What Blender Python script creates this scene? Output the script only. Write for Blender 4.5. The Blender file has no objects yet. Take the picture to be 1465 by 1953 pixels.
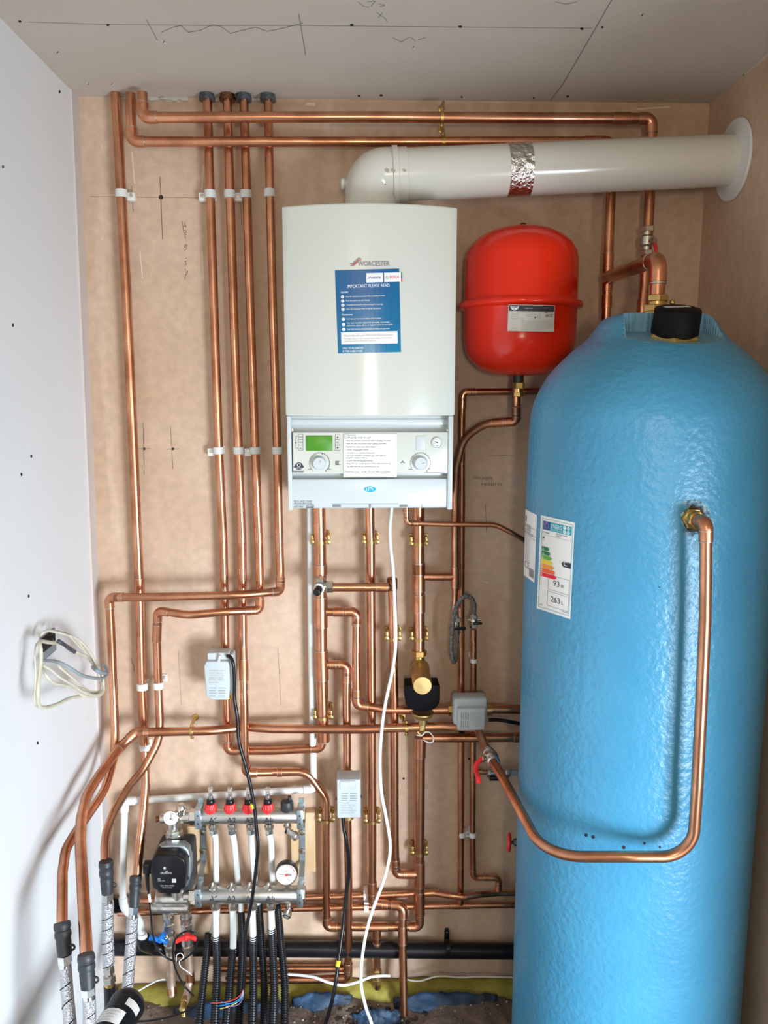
import bpy, bmesh, math, random
from mathutils import Vector, Matrix
random.seed(7)
S = bpy.context.scene
C = S.collection
PI = math.pi
V = Vector
# ------------------------------------------------------------------ camera
F = 1530.0; HC = 1.80
PITCH = math.atan(241/F); YAW = math.atan(45.5/F)
cam = bpy.data.cameras.new('camera'); co = bpy.data.objects.new('camera', cam); C.objects.link(co)
cam.sensor_fit = 'HORIZONTAL'; cam.sensor_width = 36; cam.lens = 36*F/1465
cam.clip_start = .02
co.location = (0, 0, HC); co.rotation_euler = (PI/2-PITCH, 0, -YAW)
S.camera = co
RC = (Matrix.Rotation(-YAW, 3, 'Z') @ Matrix.Rotation(PI/2-PITCH, 3, 'X'))
# ------------------------------------------------------------------ light
w = bpy.data.worlds.new('world'); S.world = w; w.use_nodes = True
w.node_tree.nodes['Background'].inputs[0].default_value = (.80, .90, 1.0, 1)
w.node_tree.nodes['Background'].inputs[1].default_value = .21
def area(name, loc, target, sx, sy, power, col):
    l = bpy.data.lights.new(name, 'AREA'); l.shape = 'RECTANGLE'; l.size = sx; l.size_y = sy
    l.energy = power; l.color = col
    o = bpy.data.objects.new(name, l); C.objects.link(o); o.location = loc
    o.rotation_euler = (V(target)-V(loc)).to_track_quat('-Z', 'Y').to_euler()
    return o
dl = area('daylight_opening', (1.50, -.75, .55), (-.45, 2.1, -.05), .85, .95, 56, (.79, .90, 1)); dl.data.spread = 1.75
area('daylight_high', (1.95, -.75, 1.20), (-.3, 2.1, 1.0), .8, .8, 16, (.84, .93, 1)).data.spread = 2.2
area('room_lamp', (.06, -1.0, 1.80), (.05, 2.1, 1.75), .13, .26, 13, (1, .87, .66))
area('upper_warm_fill', (-.3, -.6, 2.42), (.1, 2.0, 1.7), .6, .6, 3.5, (1, .74, .46))  # unseen warm fill, added to turn the upper wall golden
S.view_settings.view_transform = 'Standard'; S.view_settings.look = 'None'
S.view_settings.gamma = 1; S.view_settings.exposure = 0.0
# ------------------------------------------------------------------ pixel ray helpers
def ray(px, py): return RC @ V(((px-732.5)/F, (976.5-py)/F, -1))
def W(px, py, Y):
    d = ray(px, py); return V((0, 0, HC)) + d*(Y/d.y)
def WX(px, py, X):
    d = ray(px, py); return V((0, 0, HC)) + d*(X/d.x)
def WZ(px, py, Z):
    d = ray(px, py); return V((0, 0, HC)) + d*((Z-HC)/d.z)
def K(px, Y): return px*Y/F*1.01
def rpx(wpx, p):          # radius in metres of a round thing wpx wide at world point p
    d = RC.transposed() @ (p-V((0, 0, HC))); return wpx/2*(-d.z)/F
YB = 2.20
# ------------------------------------------------------------------ materials
MATS = {}
def N(nt, t, **k):
    n = nt.nodes.new(t)
    for a, b in k.items(): setattr(n, a, b)
    return n
def mat(name, col, rough=.5, metal=0., noise=0., nscale=20., col2=None, bump=0., bscale=60., spec=.5, coat=0., trans=0., alpha=1., emis=None, rnoise=0., stretch=None, nlo=.35, nhi=.65, detail=5.):
    m = bpy.data.materials.new(name); m.use_nodes = True; nt = m.node_tree
    b = nt.nodes['Principled BSDF']
    b.inputs['Base Color'].default_value = (*col, 1); b.inputs['Roughness'].default_value = rough
    b.inputs['Metallic'].default_value = metal; b.inputs['Specular IOR Level'].default_value = spec
    b.inputs['Coat Weight'].default_value = coat; b.inputs['Transmission Weight'].default_value = trans
    b.inputs['Alpha'].default_value = alpha
    if emis: b.inputs['Emission Color'].default_value = (*emis[0], 1); b.inputs['Emission Strength'].default_value = emis[1]
    g = N(nt, 'ShaderNodeTexCoord'); mp = N(nt, 'ShaderNodeMapping')
    nt.links.new(g.outputs['Object'], mp.inputs['Vector'])
    if stretch: mp.inputs['Scale'].default_value = stretch
    if col2 is None: col2 = tuple(c*.8 for c in col)
    if noise > 0:
        n = N(nt, 'ShaderNodeTexNoise'); n.inputs['Scale'].default_value = nscale; n.inputs['Detail'].default_value = detail
        r = N(nt, 'ShaderNodeValToRGB'); r.color_ramp.elements[0].position = nlo; r.color_ramp.elements[1].position = nhi
        c2 = tuple(col[i]*(1-noise)+col2[i]*noise for i in range(3))
        r.color_ramp.elements[0].color = (*col, 1); r.color_ramp.elements[1].color = (*c2, 1)
        nt.links.new(mp.outputs[0], n.inputs['Vector']); nt.links.new(n.outputs['Fac'], r.inputs[0])
        nt.links.new(r.outputs[0], b.inputs['Base Color'])
        if rnoise:
            mr = N(nt, 'ShaderNodeMapRange'); mr.inputs[3].default_value = rough-rnoise; mr.inputs[4].default_value = rough+rnoise
            mr.inputs[1].default_value = .3; mr.inputs[2].default_value = .7
            nt.links.new(n.outputs['Fac'], mr.inputs[0]); nt.links.new(mr.outputs[0], b.inputs['Roughness'])
    if bump > 0:
        n = N(nt, 'ShaderNodeTexNoise'); n.inputs['Scale'].default_value = bscale; n.inputs['Detail'].default_value = 4
        u = N(nt, 'ShaderNodeBump'); u.inputs['Strength'].default_value = bump; u.inputs['Distance'].default_value = .01
        nt.links.new(mp.outputs[0], n.inputs['Vector']); nt.links.new(n.outputs['Fac'], u.inputs['Height'])
        nt.links.new(u.outputs[0], b.inputs['Normal'])
    MATS[name] = m
    return m
mat('copper', (.78, .385, .23), .29, 1., .85, 11, (.38, .15, .075), rnoise=.08, detail=7)
mat('copper_dark', (.30, .13, .07), .42, 1., .8, 30, (.10, .05, .03))
mat('copper_dusty', (.62, .47, .38), .5, .8, .6, 40, (.40, .28, .20))
mat('fitting', (.76, .36, .21), .33, 1., .7, 22, (.42, .15, .07), rnoise=.08)
mat('solder', (.62, .56, .50), .42, 1., .5, 60, (.40, .33, .27))
mat('brass', (.72, .50, .18), .30, 1., .5, 40, (.42, .26, .08))
mat('brass_matt', (.60, .42, .18), .45, 1., .4, 25, (.40, .27, .10))
mat('nickel', (.70, .67, .61), .28, 1., .5, 40, (.45, .42, .37), rnoise=.06)
mat('nickel_bar', (.60, .585, .55), .38, 1., .4, 30, (.45, .43, .40))
mat('chrome', (.80, .80, .80), .16, 1.)
mat('zinc', (.42, .50, .55), .40, 1., .6, 60, (.60, .68, .72))
mat('enamel', (.62, .63, .575), .16)
mat('enamel_flue', (.70, .69, .63), .20, coat=.4)
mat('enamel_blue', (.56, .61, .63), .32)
mat('plastic_grey', (.54, .58, .60), .42)
mat('plastic_white', (.71, .72, .70), .42)
mat('plastic_warm', (.80, .80, .76), .45, noise=.25, nscale=30, col2=(.5, .5, .48))
mat('actuator', (.50, .555, .57), .40)
mat('black_plastic', (.007, .007, .009), .30, spec=.35)
mat('conduit_black', (.012, .014, .018), .25)
mat('brass_clip', (.55, .38, .15), .38, 1., .6, 50, (.30, .19, .07))
mat('black_soft', (.022, .025, .028), .48, noise=.4, nscale=60, col2=(.05, .055, .06))
mat('black_matt', (.004, .004, .005), .6, spec=.12)
mat('filler_pale', (.70, .66, .59), .8)
mat('smear', (.72, .60, .48), .7)
mat('red_paint', (.80, .022, .002), .20)
mat('red_plastic', (.80, .03, .03), .35)
mat('blue_plastic', (.01, .17, .62), .30)
mat('foil', (.75, .73, .70), .20, 1., bump=1.0, bscale=70)
mat('ink', (.03, .03, .04), .6)
mat('ink_grey', (.22, .22, .23), .6)
mat('ink_light', (.45, .45, .45), .6)
mat('ink_white', (.82, .86, .90), .6)
mat('ink_red', (.75, .05, .04), .6)
mat('ink_green', (.02, .30, .10), .6)
mat('paper', (.80, .80, .79), .40)
mat('paper_grey', (.62, .60, .56), .40)
mat('sticker_navy', (.012, .05, .22), .3)
mat('teal', (.0, .36, .46), .4)
mat('eu_blue', (.01, .05, .30), .4)
mat('lcd', (.06, .25, .01), .35)
mat('lamp_blue', (.02, .32, .80), .2, emis=((.05, .4, 1), .35))
mat('yellow', (.80, .62, .02), .5)
mat('orange', (.85, .30, .02), .5)
mat('orange_red', (.80, .12, .03), .5)
mat('label_red', (.75, .01, .03), .5)
mat('green_dark', (.0, .18, .06), .5)
mat('green_mid', (.12, .42, .05), .5)
mat('wood', (.68, .47, .28), .6, noise=.7, nscale=9, col2=(.52, .33, .17), stretch=(6, 6, 1))
mat('cable_white', (.80, .82, .82), .40)
mat('cable_cream', (.66, .62, .50), .5, noise=.4, nscale=40, col2=(.42, .38, .26))
mat('cable_grey', (.26, .30, .33), .5)
mat('tape_dark', (.03, .035, .045), .35, noise=.6, nscale=90, col2=(.10, .11, .13))
mat('wire_red', (.75, .05, .04), .4); mat('wire_blue', (.02, .25, .62), .4)
mat('wire_yellow', (.75, .60, .10), .4); mat('wire_violet', (.30, .18, .40), .4)
mat('mark_dark', (.012, .010, .010), .8)
mat('pencil', (.17, .13, .10), .9)
mat('yellow_foam', (.36, .31, .05), .75, noise=.7, nscale=18, col2=(.24, .19, .03), bump=.5, bscale=40)
mat('blue_sheet', (.02, .07, .15), .6, noise=.95, nscale=16, col2=(.02, .025, .035), bump=.6, bscale=30)
mat('hole_dark', (.03, .022, .018), .95, noise=.7, nscale=40, col2=(.10, .07, .05), bump=1, bscale=60)
mat('clear', (.90, .93, .94), .05, trans=.9)
mat('grey_pipe', (.22, .27, .29), .5)
mat('seam_fill', (.50, .49, .46), .8)
mat('board_edge', (.62, .55, .52), .8, noise=.3, nscale=10)

def plaster():
    m = mat('plaster', (.655, .475, .355), .58, noise=1, nscale=2.2, col2=(.54, .36, .235), bump=.06, bscale=35, nlo=.3, nhi=.7)
    nt = m.node_tree; b = nt.nodes['Principled BSDF']; src = b.inputs['Base Color'].links[0].from_socket
    tc = N(nt, 'ShaderNodeTexCoord'); mp = N(nt, 'ShaderNodeMapping'); mp.inputs['Scale'].default_value = (5, 5, .55)
    n = N(nt, 'ShaderNodeTexNoise'); n.inputs['Scale'].default_value = 2.4; n.inputs['Detail'].default_value = 6
    r = N(nt, 'ShaderNodeValToRGB'); r.color_ramp.elements[0].position = .56; r.color_ramp.elements[1].position = .74
    r.color_ramp.elements[0].color = (0, 0, 0, 1); r.color_ramp.elements[1].color = (.55, .55, .55, 1)
    mx = N(nt, 'ShaderNodeMix', data_type='RGBA'); mx.inputs[7].default_value = (.76, .60, .48, 1)
    nt.links.new(tc.outputs['Object'], mp.inputs[0]); nt.links.new(mp.outputs[0], n.inputs[0]); nt.links.new(n.outputs[0], r.inputs[0])
    nt.links.new(r.outputs[0], mx.inputs[0]); nt.links.new(src, mx.inputs[6])
    # fine blotches
    n2 = N(nt, 'ShaderNodeTexNoise'); n2.inputs['Scale'].default_value = 45; n2.inputs['Detail'].default_value = 3
    r2 = N(nt, 'ShaderNodeValToRGB'); r2.color_ramp.elements[0].position = .35; r2.color_ramp.elements[1].position = .7
    r2.color_ramp.elements[0].color = (.90, .90, .90, 1); r2.color_ramp.elements[1].color = (1.04, 1.04, 1.04, 1)
    m2 = N(nt, 'ShaderNodeMix', data_type='RGBA', blend_type='MULTIPLY'); m2.inputs[0].default_value = 1
    nt.links.new(tc.outputs['Object'], n2.inputs[0]); nt.links.new(n2.outputs[0], r2.inputs[0])
    nt.links.new(mx.outputs[2], m2.inputs[6]); nt.links.new(r2.outputs[0], m2.inputs[7])
    nt.links.new(m2.outputs[2], b.inputs['Base Color'])
plaster()
mat('white_board', (.79, .80, .81), .6, noise=.25, nscale=3, col2=(.71, .72, .735), bump=.03, bscale=60)
mat('ceiling_board', (.62, .575, .51), .75, noise=.5, nscale=4, col2=(.55, .505, .44), bump=.05, bscale=60)
mat('concrete', (.27, .20, .155), .85, noise=1, nscale=7, col2=(.11, .078, .058), bump=.9, bscale=28, nlo=.3, nhi=.7)
def blue_foam():
    m = mat('blue_foam', (.06, .28, .46), .33, noise=.55, nscale=7, col2=(.042, .235, .41), bump=.26, bscale=75)
    return m
blue_foam()
mat('foam_cut', (.16, .36, .50), .6, noise=.4, nscale=30, bump=.2, bscale=80)
mat('foam_torn', (.06, .16, .26), .55, noise=.9, nscale=160, col2=(.40, .58, .66), bump=1, bscale=160, nlo=.4, nhi=.6)
def braid_mat():
    m = mat('braid', (.86, .86, .88), .42, .75)
    nt = m.node_tree; b = nt.nodes['Principled BSDF']
    tc = N(nt, 'ShaderNodeTexCoord')
    ck = N(nt, 'ShaderNodeTexVoronoi'); ck.inputs['Scale'].default_value = 330
    u = N(nt, 'ShaderNodeBump'); u.inputs['Strength'].default_value = .9; u.inputs['Distance'].default_value = .002
    nt.links.new(tc.outputs['Object'], ck.inputs[0]); nt.links.new(ck.outputs[0], u.inputs['Height']); nt.links.new(u.outputs[0], b.inputs['Normal'])
    r = N(nt, 'ShaderNodeValToRGB'); r.color_ramp.elements[0].color = (.74, .74, .76, 1); r.color_ramp.elements[1].color = (.42, .42, .44, 1)
    nt.links.new(ck.outputs[0], r.inputs[0]); nt.links.new(r.outputs[0], b.inputs['Base Color'])
braid_mat()
mat('braid_dull', (.30, .30, .29), .35, 1., .6, 120, (.14, .14, .13), bump=.6, bscale=300)
def sticker_mat():
    m = mat('sticker_blue', (.004, .095, .26), .25, noise=.9, nscale=5, col2=(.005, .21, .38), nlo=.35, nhi=.62, detail=1)
sticker_mat()
# ------------------------------------------------------------------ mesh builder
def frame(axis, up=None):
    a = V(axis).normalized()
    if up is None: up = V((0, 0, 1)) if abs(a.z) < .9 else V((0, -1, 0))
    x = V(up).cross(a).normalized(); y = a.cross(x)
    return Matrix((x, y, a)).transposed()
class MB:
    def __init__(s): s.v = []; s.f = []; s.m = []
    def add(s, vs, fs, mi=0):
        b = len(s.v); s.v += [V(q) for q in vs]
        for f in fs: s.f.append([b+i for i in f]); s.m.append(mi)
    def tube(s, pts, r, seg=16, mi=0, caps=True):
        pts = [V(p) for p in pts]; n = len(pts)
        rs = r if isinstance(r, (list, tuple)) else [r]*n
        T = []
        for i in range(n):
            a = pts[min(i+1, n-1)]-pts[max(i-1, 0)]
            T.append(a.normalized() if a.length > 1e-9 else (T[-1] if T else V((0, 0, 1))))
        fr = frame(T[0]); x = fr.col[0].copy()
        vs = []
        for i in range(n):
            x = (x-T[i]*x.dot(T[i])).normalized(); y = T[i].cross(x)
            for k in range(seg):
                a = 2*PI*k/seg; vs.append(pts[i]+(x*math.cos(a)+y*math.sin(a))*rs[i])
        fs = []
        for i in range(n-1):
            for k in range(seg):
                k2 = (k+1) % seg; fs.append((i*seg+k, i*seg+k2, (i+1)*seg+k2, (i+1)*seg+k))
        if caps: fs.append(tuple(range(seg))[::-1]); fs.append(tuple((n-1)*seg+k for k in range(seg)))
        s.add(vs, fs, mi); return s
    def lathe(s, prof, o, axis, seg=24, mi=0, rot=0, up=None):
        M = frame(axis, up); o = V(o); vs = []; n = len(prof)
        for (r, h) in prof:
            for k in range(seg):
                a = 2*PI*k/seg+rot; vs.append(o+M @ V((r*math.cos(a), r*math.sin(a), h)))
        fs = [(i*seg+k, i*seg+(k+1) % seg, (i+1)*seg+(k+1) % seg, (i+1)*seg+k) for i in range(n-1) for k in range(seg)]
        if prof[0][0] > 1e-6: fs.append(tuple(range(seg))[::-1])
        if prof[-1][0] > 1e-6: fs.append(tuple((n-1)*seg+k for k in range(seg)))
        s.add(vs, fs, mi); return s
    def cyl(s, a, b, r, seg=16, mi=0, ch=0.):
        a = V(a); b = V(b); L = (b-a).length; ch = min(ch, L/3)
        p = [(r, 0), (r, L)] if ch <= 0 else [(r-ch, 0), (r, ch), (r, L-ch), (r-ch, L)]
        return s.lathe(p, a, b-a, seg, mi)
    def nut(s, a, b, r, mi=0, rot=0):
        a = V(a); b = V(b); L = (b-a).length; c = r*.08
        s.lathe([(r-c, 0), (r, c), (r, L-c), (r-c, L)], a, b-a, 6, mi, rot); return s
    def box(s, lo, hi, mi=0, bev=0., R=None, o=None, seg=2):
        bm = bmesh.new(); bmesh.ops.create_cube(bm, size=1)
        lo = V(lo); hi = V(hi); sz = hi-lo; ce = (lo+hi)/2
        for q in bm.verts: q.co = V((q.co.x*sz.x, q.co.y*sz.y, q.co.z*sz.z))+ce
        if bev > 0: bmesh.ops.bevel(bm, geom=list(bm.edges), offset=bev, segments=seg, affect='EDGES', profile=.5)
        s.bm(bm, mi, R, o); return s
    def bm(s, bm, mi=0, R=None, o=None):
        bm.verts.index_update(); vs = [q.co.copy() for q in bm.verts]
        if R is not None: vs = [R @ q for q in vs]
        if o is not None: vs = [q+V(o) for q in vs]
        s.add(vs, [[q.index for q in f.verts] for f in bm.faces], mi); bm.free()
    def prism(s, outline, d, mi=0, bev=0.):     # world outline points extruded by vector d
        bm = bmesh.new(); a = [bm.verts.new(V(p)) for p in outline]; f = bm.faces.new(a)
        r = bmesh.ops.extrude_face_region(bm, geom=[f]); nv = [g for g in r['geom'] if isinstance(g, bmesh.types.BMVert)]
        bmesh.ops.translate(bm, verts=nv, vec=V(d))
        bmesh.ops.recalc_face_normals(bm, faces=bm.faces)
        if bev > 0:
            es = [e for e in bm.edges if len(e.link_faces) == 2 and e.calc_face_angle(0) > .5]
            bmesh.ops.bevel(bm, geom=es, offset=bev, segments=2, affect='EDGES', profile=.5)
        s.bm(bm, mi); return s
    def torus(s, c, axis, R, r, seg=28, rs=10, mi=0, a0=0, a1=2*PI, up=None):
        M = frame(axis, up); full = abs(a1-a0-2*PI) < 1e-6
        n = seg if full else seg+1
        pts = [V(c)+M @ V((R*math.cos(a0+(a1-a0)*i/seg), R*math.sin(a0+(a1-a0)*i/seg), 0)) for i in range(n)]
        if full: pts.append(pts[0])
        return s.tube(pts, r, rs, mi, caps=not full)
    def ball(s, c, r, mi=0, seg=16, sc=(1, 1, 1)):
        bm = bmesh.new(); bmesh.ops.create_uvsphere(bm, u_segments=seg, v_segments=seg//2, radius=r)
        for q in bm.verts: q.co = V((q.co.x*sc[0], q.co.y*sc[1], q.co.z*sc[2]))+V(c)
        s.bm(bm, mi); return s
    def patch(s, q, mp, nx=1, ny=1, mi=0):       # q: four px corners tl,tr,br,bl
        tl, tr, br, bl = q; vs = []
        for j in range(ny+1):
            v = j/ny
            for i in range(nx+1):
                u = i/nx
                x = (tl[0]*(1-u)+tr[0]*u)*(1-v)+(bl[0]*(1-u)+br[0]*u)*v
                y = (tl[1]*(1-u)+tr[1]*u)*(1-v)+(bl[1]*(1-u)+br[1]*u)*v
                vs.append(mp(x, y))
        fs = [(j*(nx+1)+i, (j+1)*(nx+1)+i, (j+1)*(nx+1)+i+1, j*(nx+1)+i+1) for j in range(ny) for i in range(nx)]
        s.add(vs, fs, mi); return s
    def rect(s, x0, y0, x1, y1, mp, mi=0, nx=1, ny=1): return s.patch([(x0, y0), (x1, y0), (x1, y1), (x0, y1)], mp, nx, ny, mi)
    def disc(s, cx, cy, rx, mp, mi=0, ry=None, n=20):
        ry = ry or rx
        s.add([mp(cx+rx*math.cos(2*PI*k/n), cy-ry*math.sin(2*PI*k/n)) for k in range(n)], [tuple(range(n))], mi); return s
    def stroke(s, pts, wpx, mp, mi=0):
        for a, b in zip(pts[:-1], pts[1:]):
            d = V((b[0]-a[0], b[1]-a[1])); 
            if d.length < 1e-6: continue
            d.normalize(); n = V((-d.y, d.x))*wpx/2; e = d*wpx*.2
            q = [(a[0]-n.x-e.x, a[1]-n.y-e.y), (a[0]+n.x-e.x, a[1]+n.y-e.y), (b[0]+n.x+e.x, b[1]+n.y+e.y), (b[0]-n.x+e.x, b[1]-n.y+e.y)]
            s.add([mp(*p) for p in q], [(0, 1, 2, 3)], mi)
        return s
    def text(s, body, x, y, size, mp, mi=0, align='LEFT', wpx=None, slope=0., vert=False, bold=0.):
        cu = bpy.data.curves.new('t', 'FONT'); cu.body = body; cu.size = size*1.38; cu.align_x = 'LEFT'
        cu.resolution_u = 3; cu.offset = bold
        ob = bpy.data.objects.new('t', cu); me = ob.to_mesh()
        vs = [(q.co.x, q.co.y) for q in me.vertices]; fs = [tuple(p.vertices) for p in me.polygons]
        ob.to_mesh_clear(); bpy.data.objects.remove(ob); bpy.data.curves.remove(cu)
        if not vs: return s
        mx = max(q[0] for q in vs); mn = min(q[0] for q in vs); L = mx-mn
        k = (wpx/L) if wpx else 1.; L *= k
        dx = 0 if align == 'LEFT' else (-L/2 if align == 'CENTER' else -L)
        out = []
        for a, b in vs:
            a = (a-mn)*k+dx
            out.append(mp(x+b, y+a) if vert else mp(x+a, y-b+slope*a))
        s.add(out, fs, mi); return s
def obj(name, mb, mats, parent=None, smooth=40):
    me = bpy.data.meshes.new(name); base = getattr(parent, 'name', None)
    off = V(parent['_b']) if parent is not None else V((0, 0, 0))
    if parent is None and mb.v:
        lo = V([min(q[i] for q in mb.v) for i in range(3)]); hi = V([max(q[i] for q in mb.v) for i in range(3)])
        off = V(((lo.x+hi.x)/2, (lo.y+hi.y)/2, lo.z))
    me.from_pydata([q-off for q in mb.v], [], mb.f)
    if isinstance(mats, str): mats = [mats]
    for m in mats: me.materials.append(MATS[m])
    me.polygons.foreach_set('material_index', mb.m)
    me.update(); me.validate()
    b = bmesh.new(); b.from_mesh(me); bmesh.ops.recalc_face_normals(b, faces=b.faces); b.to_mesh(me); b.free()
    if smooth: 
        me.polygons.foreach_set('use_smooth', [True]*len(me.polygons)); me.set_sharp_from_angle(angle=math.radians(smooth))
    o = bpy.data.objects.new(name, me); C.objects.link(o)
    if parent is not None: o.parent = parent; o['_b'] = list(off)
    else: o.location = off; o['_b'] = list(off)
    return o
def flat(name, mb, mats, parent): # thin printed layers: keep normals facing the viewer side
    return obj(name, mb, mats, parent, smooth=0)
def thing(name, label, cat, loc, group=None):
    o = bpy.data.objects.new(name, None); C.objects.link(o); o.location = loc; o.empty_display_size = .02
    o['_b'] = list(loc); o['label'] = label; o['category'] = cat
    if group: o['group'] = group
    return o
def tag(o, label, cat, group=None):
    o['label'] = label; o['category'] = cat
    if group: o['group'] = group
    return o
def struct(name, mb, m, smooth=0):
    o = obj(name, mb, m, None, smooth); o['kind'] = 'structure'; return o
# ------------------------------------------------------------------ paths
def fillet(P, rad, kinds=None, n=8):
    out = [P[0]]; arcs = []
    for i in range(1, len(P)-1):
        a = P[i-1]-P[i]; b = P[i+1]-P[i]; la, lb = a.length, b.length
        if la < 1e-6 or lb < 1e-6: continue
        a.normalize(); b.normalize(); ang = a.angle(b)
        th = PI-ang
        if th < .02: out.append(P[i]); continue
        t = rad[i]*math.tan(th/2); t = min(t, la*.49, lb*.49); r = t/math.tan(th/2)
        ax = (a+b).normalized(); cen = P[i]+ax*(r/math.cos(th/2))
        p0 = P[i]+a*t; p1 = P[i]+b*t; seg = []
        u = (p0-cen); v_ = (p1-cen); m = max(2, int(n*th/(PI/2))+1)
        for k in range(m+1):
            f = k/m
            q = (u*math.sin((1-f)*th)+v_*math.sin(f*th))/math.sin(th) if th < PI-.05 else u.lerp(v_, f)
            seg.append(cen+q)
        out += seg; arcs.append((i, seg, a.copy(), b.copy()))
    out.append(P[-1]); return out, arcs
def smoothpath(P, n=6):
    P = [V(p) for p in P]; out = []
    for i in range(len(P)-1):
        p0 = P[max(i-1, 0)]; p1 = P[i]; p2 = P[i+1]; p3 = P[min(i+2, len(P)-1)]
        for k in range(n):
            t = k/n; t2 = t*t; t3 = t2*t
            out.append(.5*((2*p1)+(-p0+p2)*t+(2*p0-5*p1+4*p2-p3)*t2+(-p0+3*p1-3*p2+p3)*t3))
    out.append(P[-1]); return out
def collar(mb, p, ax, r, L, ring=True, solder=1):
    ax = V(ax).normalized(); a = p-ax*L/2
    mb.lathe([(r*1.0, 0), (r*1.13, .0008), (r*1.13, L-.0008), (r*1.0, L)], a, ax, 16, 0)
    if ring:
        for h in (-.0006, L-.0012): mb.lathe([(r*1.02, 0), (r*1.15, .0005), (r*1.15, .0016), (r*1.02, .0021)], a+ax*h, ax, 16, solder)
def pipe(label, pts, w, tees=(), sleeves=(), name='copper_pipe', m='copper', cat='pipe', group=None, defr=.05, r=None, smooth=False, elbow_scale=1.35):
    P = [W(*p[:3]) for p in pts]
    kinds = [p[3] if len(p) > 3 else None for p in pts]
    r = r or rpx(w*1.13, P[0])
    rad = [r*elbow_scale if k == 'e' else (k if isinstance(k, float) else defr) for k in kinds]
    path, arcs = fillet(P, rad)
    if smooth: path = smoothpath(P)
    base = min(path, key=lambda q: q.z)
    t = thing(name, label, cat, base, group)
    obj('tube', MB().tube(path, r, 18), m, t)
    for i, seg, a, b in arcs:
        if kinds[i] != 'e': continue
        mb = MB(); L = r*1.25
        pth = [seg[0]+a*L]+seg+[seg[-1]+b*L]
        mb.tube(pth, r*1.13, 16)
        for q, d in ((pth[0], a), (pth[-1], b)):
            mb.lathe([(r*1.02, 0), (r*1.16, .0005), (r*1.16, .0018), (r*1.02, .0023)], q-d*.0008, d, 16, 1)
        obj('elbow', mb, ['fitting', 'solder'], t)
    def near(q):
        best = None
        for k in range(len(P)-1):
            d = P[k+1]-P[k]; u = max(0, min(1, (q-P[k]).dot(d)/d.length_squared)); c = P[k]+d*u
            if best is None or (c-q).length < best[0]: best = ((c-q).length, c, d.normalized())
        return best[1], best[2]
    for tt in tees:
        q, q2 = W(*tt[0]), W(*tt[1]); c, d = near(q); mb = MB(); L = r*5.2
        collar(mb, c, d, r, L)
        bd = q2-c; bd = (bd-d*bd.dot(d)).normalized(); rb = tt[2] if len(tt) > 2 else r
        mb.cyl(c, c+bd*(r*1.13+rb*1.6), rb*1.13, 16, 0)
        mb.lathe([(rb*1.02, 0), (rb*1.16, .0005), (rb*1.16, .0018), (rb*1.02, .0023)], c+bd*(r*1.13+rb*1.6), bd, 16, 1)
        obj('tee', mb, ['fitting', 'solder'], t)
    for ss in sleeves:
        c, d = near(W(*ss[:3])); mb = MB(); collar(mb, c, d, r, r*(ss[3] if len(ss) > 3 else 3.0)); obj('coupling', mb, ['fitting', 'solder'], t)
    return t, r
def cable(label, pts, w, m, name='cable', cat='cable', seg=10, n=6, drop=0):
    P = [W(*p) for p in pts]
    if drop: P += [V((P[-1].x, P[-1].y-.03, .02)), V((P[-1].x+.03, P[-1].y-.12, .006))]
    r = rpx(w, P[0]); path = smoothpath(P, n)
    t = obj(name, MB().tube(path, r, seg), m); tag(t, label, cat); t['_b'] = list(t.location)
    return t, path, r
A = 2.168; B = 2.130; D2 = 2.10      # stand-off layers of the pipes from the back wall at 2.20

# ================================================================== the room
XL_top, XL_bot = -.714, -.752
XR = .912; ZC = 2.525
def xl(z): return XL_bot+(XL_top-XL_bot)*z/ZC
mb = MB().box((-1.0, YB, -.1), (1.1, YB+.08, ZC+.08)); wall_back = struct('wall_back', mb, 'plaster')
mb = MB(); mb.add([(xl(-.1), -1.3, -.1), (xl(-.1), YB+.02, -.1), (xl(ZC+.02), YB+.02, ZC+.02), (xl(ZC+.02), -1.3, ZC+.02),
                   (xl(-.1)-.1, -1.3, -.1), (xl(-.1)-.1, YB+.02, -.1), (xl(ZC+.02)-.1, YB+.02, ZC+.02), (xl(ZC+.02)-.1, -1.3, ZC+.02)],
                  [(0, 1, 2, 3), (4, 7, 6, 5), (0, 4, 5, 1), (3, 2, 6, 7), (0, 3, 7, 4), (1, 5, 6, 2)])
wall_left = struct('wall_left', mb, 'white_board')
wall_right = struct('wall_right', MB().box((XR, .95, -.1), (XR+.1, YB+.01, ZC+.02)), 'plaster')
ceiling = struct('ceiling', MB().box((-.9, -1.3, ZC), (2.6, YB+.01, ZC+.08)), 'ceiling_board')
# pale bare edge of the left board where it meets the back wall
mb = MB(); ye = YB-.055
mb.add([(xl(0)+.0, ye, 0), (xl(0)+.004, ye+.003, 0), (xl(0)+.004, YB, 0), (xl(ZC), ye, ZC), (xl(ZC)+.004, ye+.003, ZC), (xl(ZC)+.004, YB, ZC)],
       [(0, 1, 4, 3), (1, 2, 5, 4)]); struct('trim_1', mb, 'board_edge')
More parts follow.
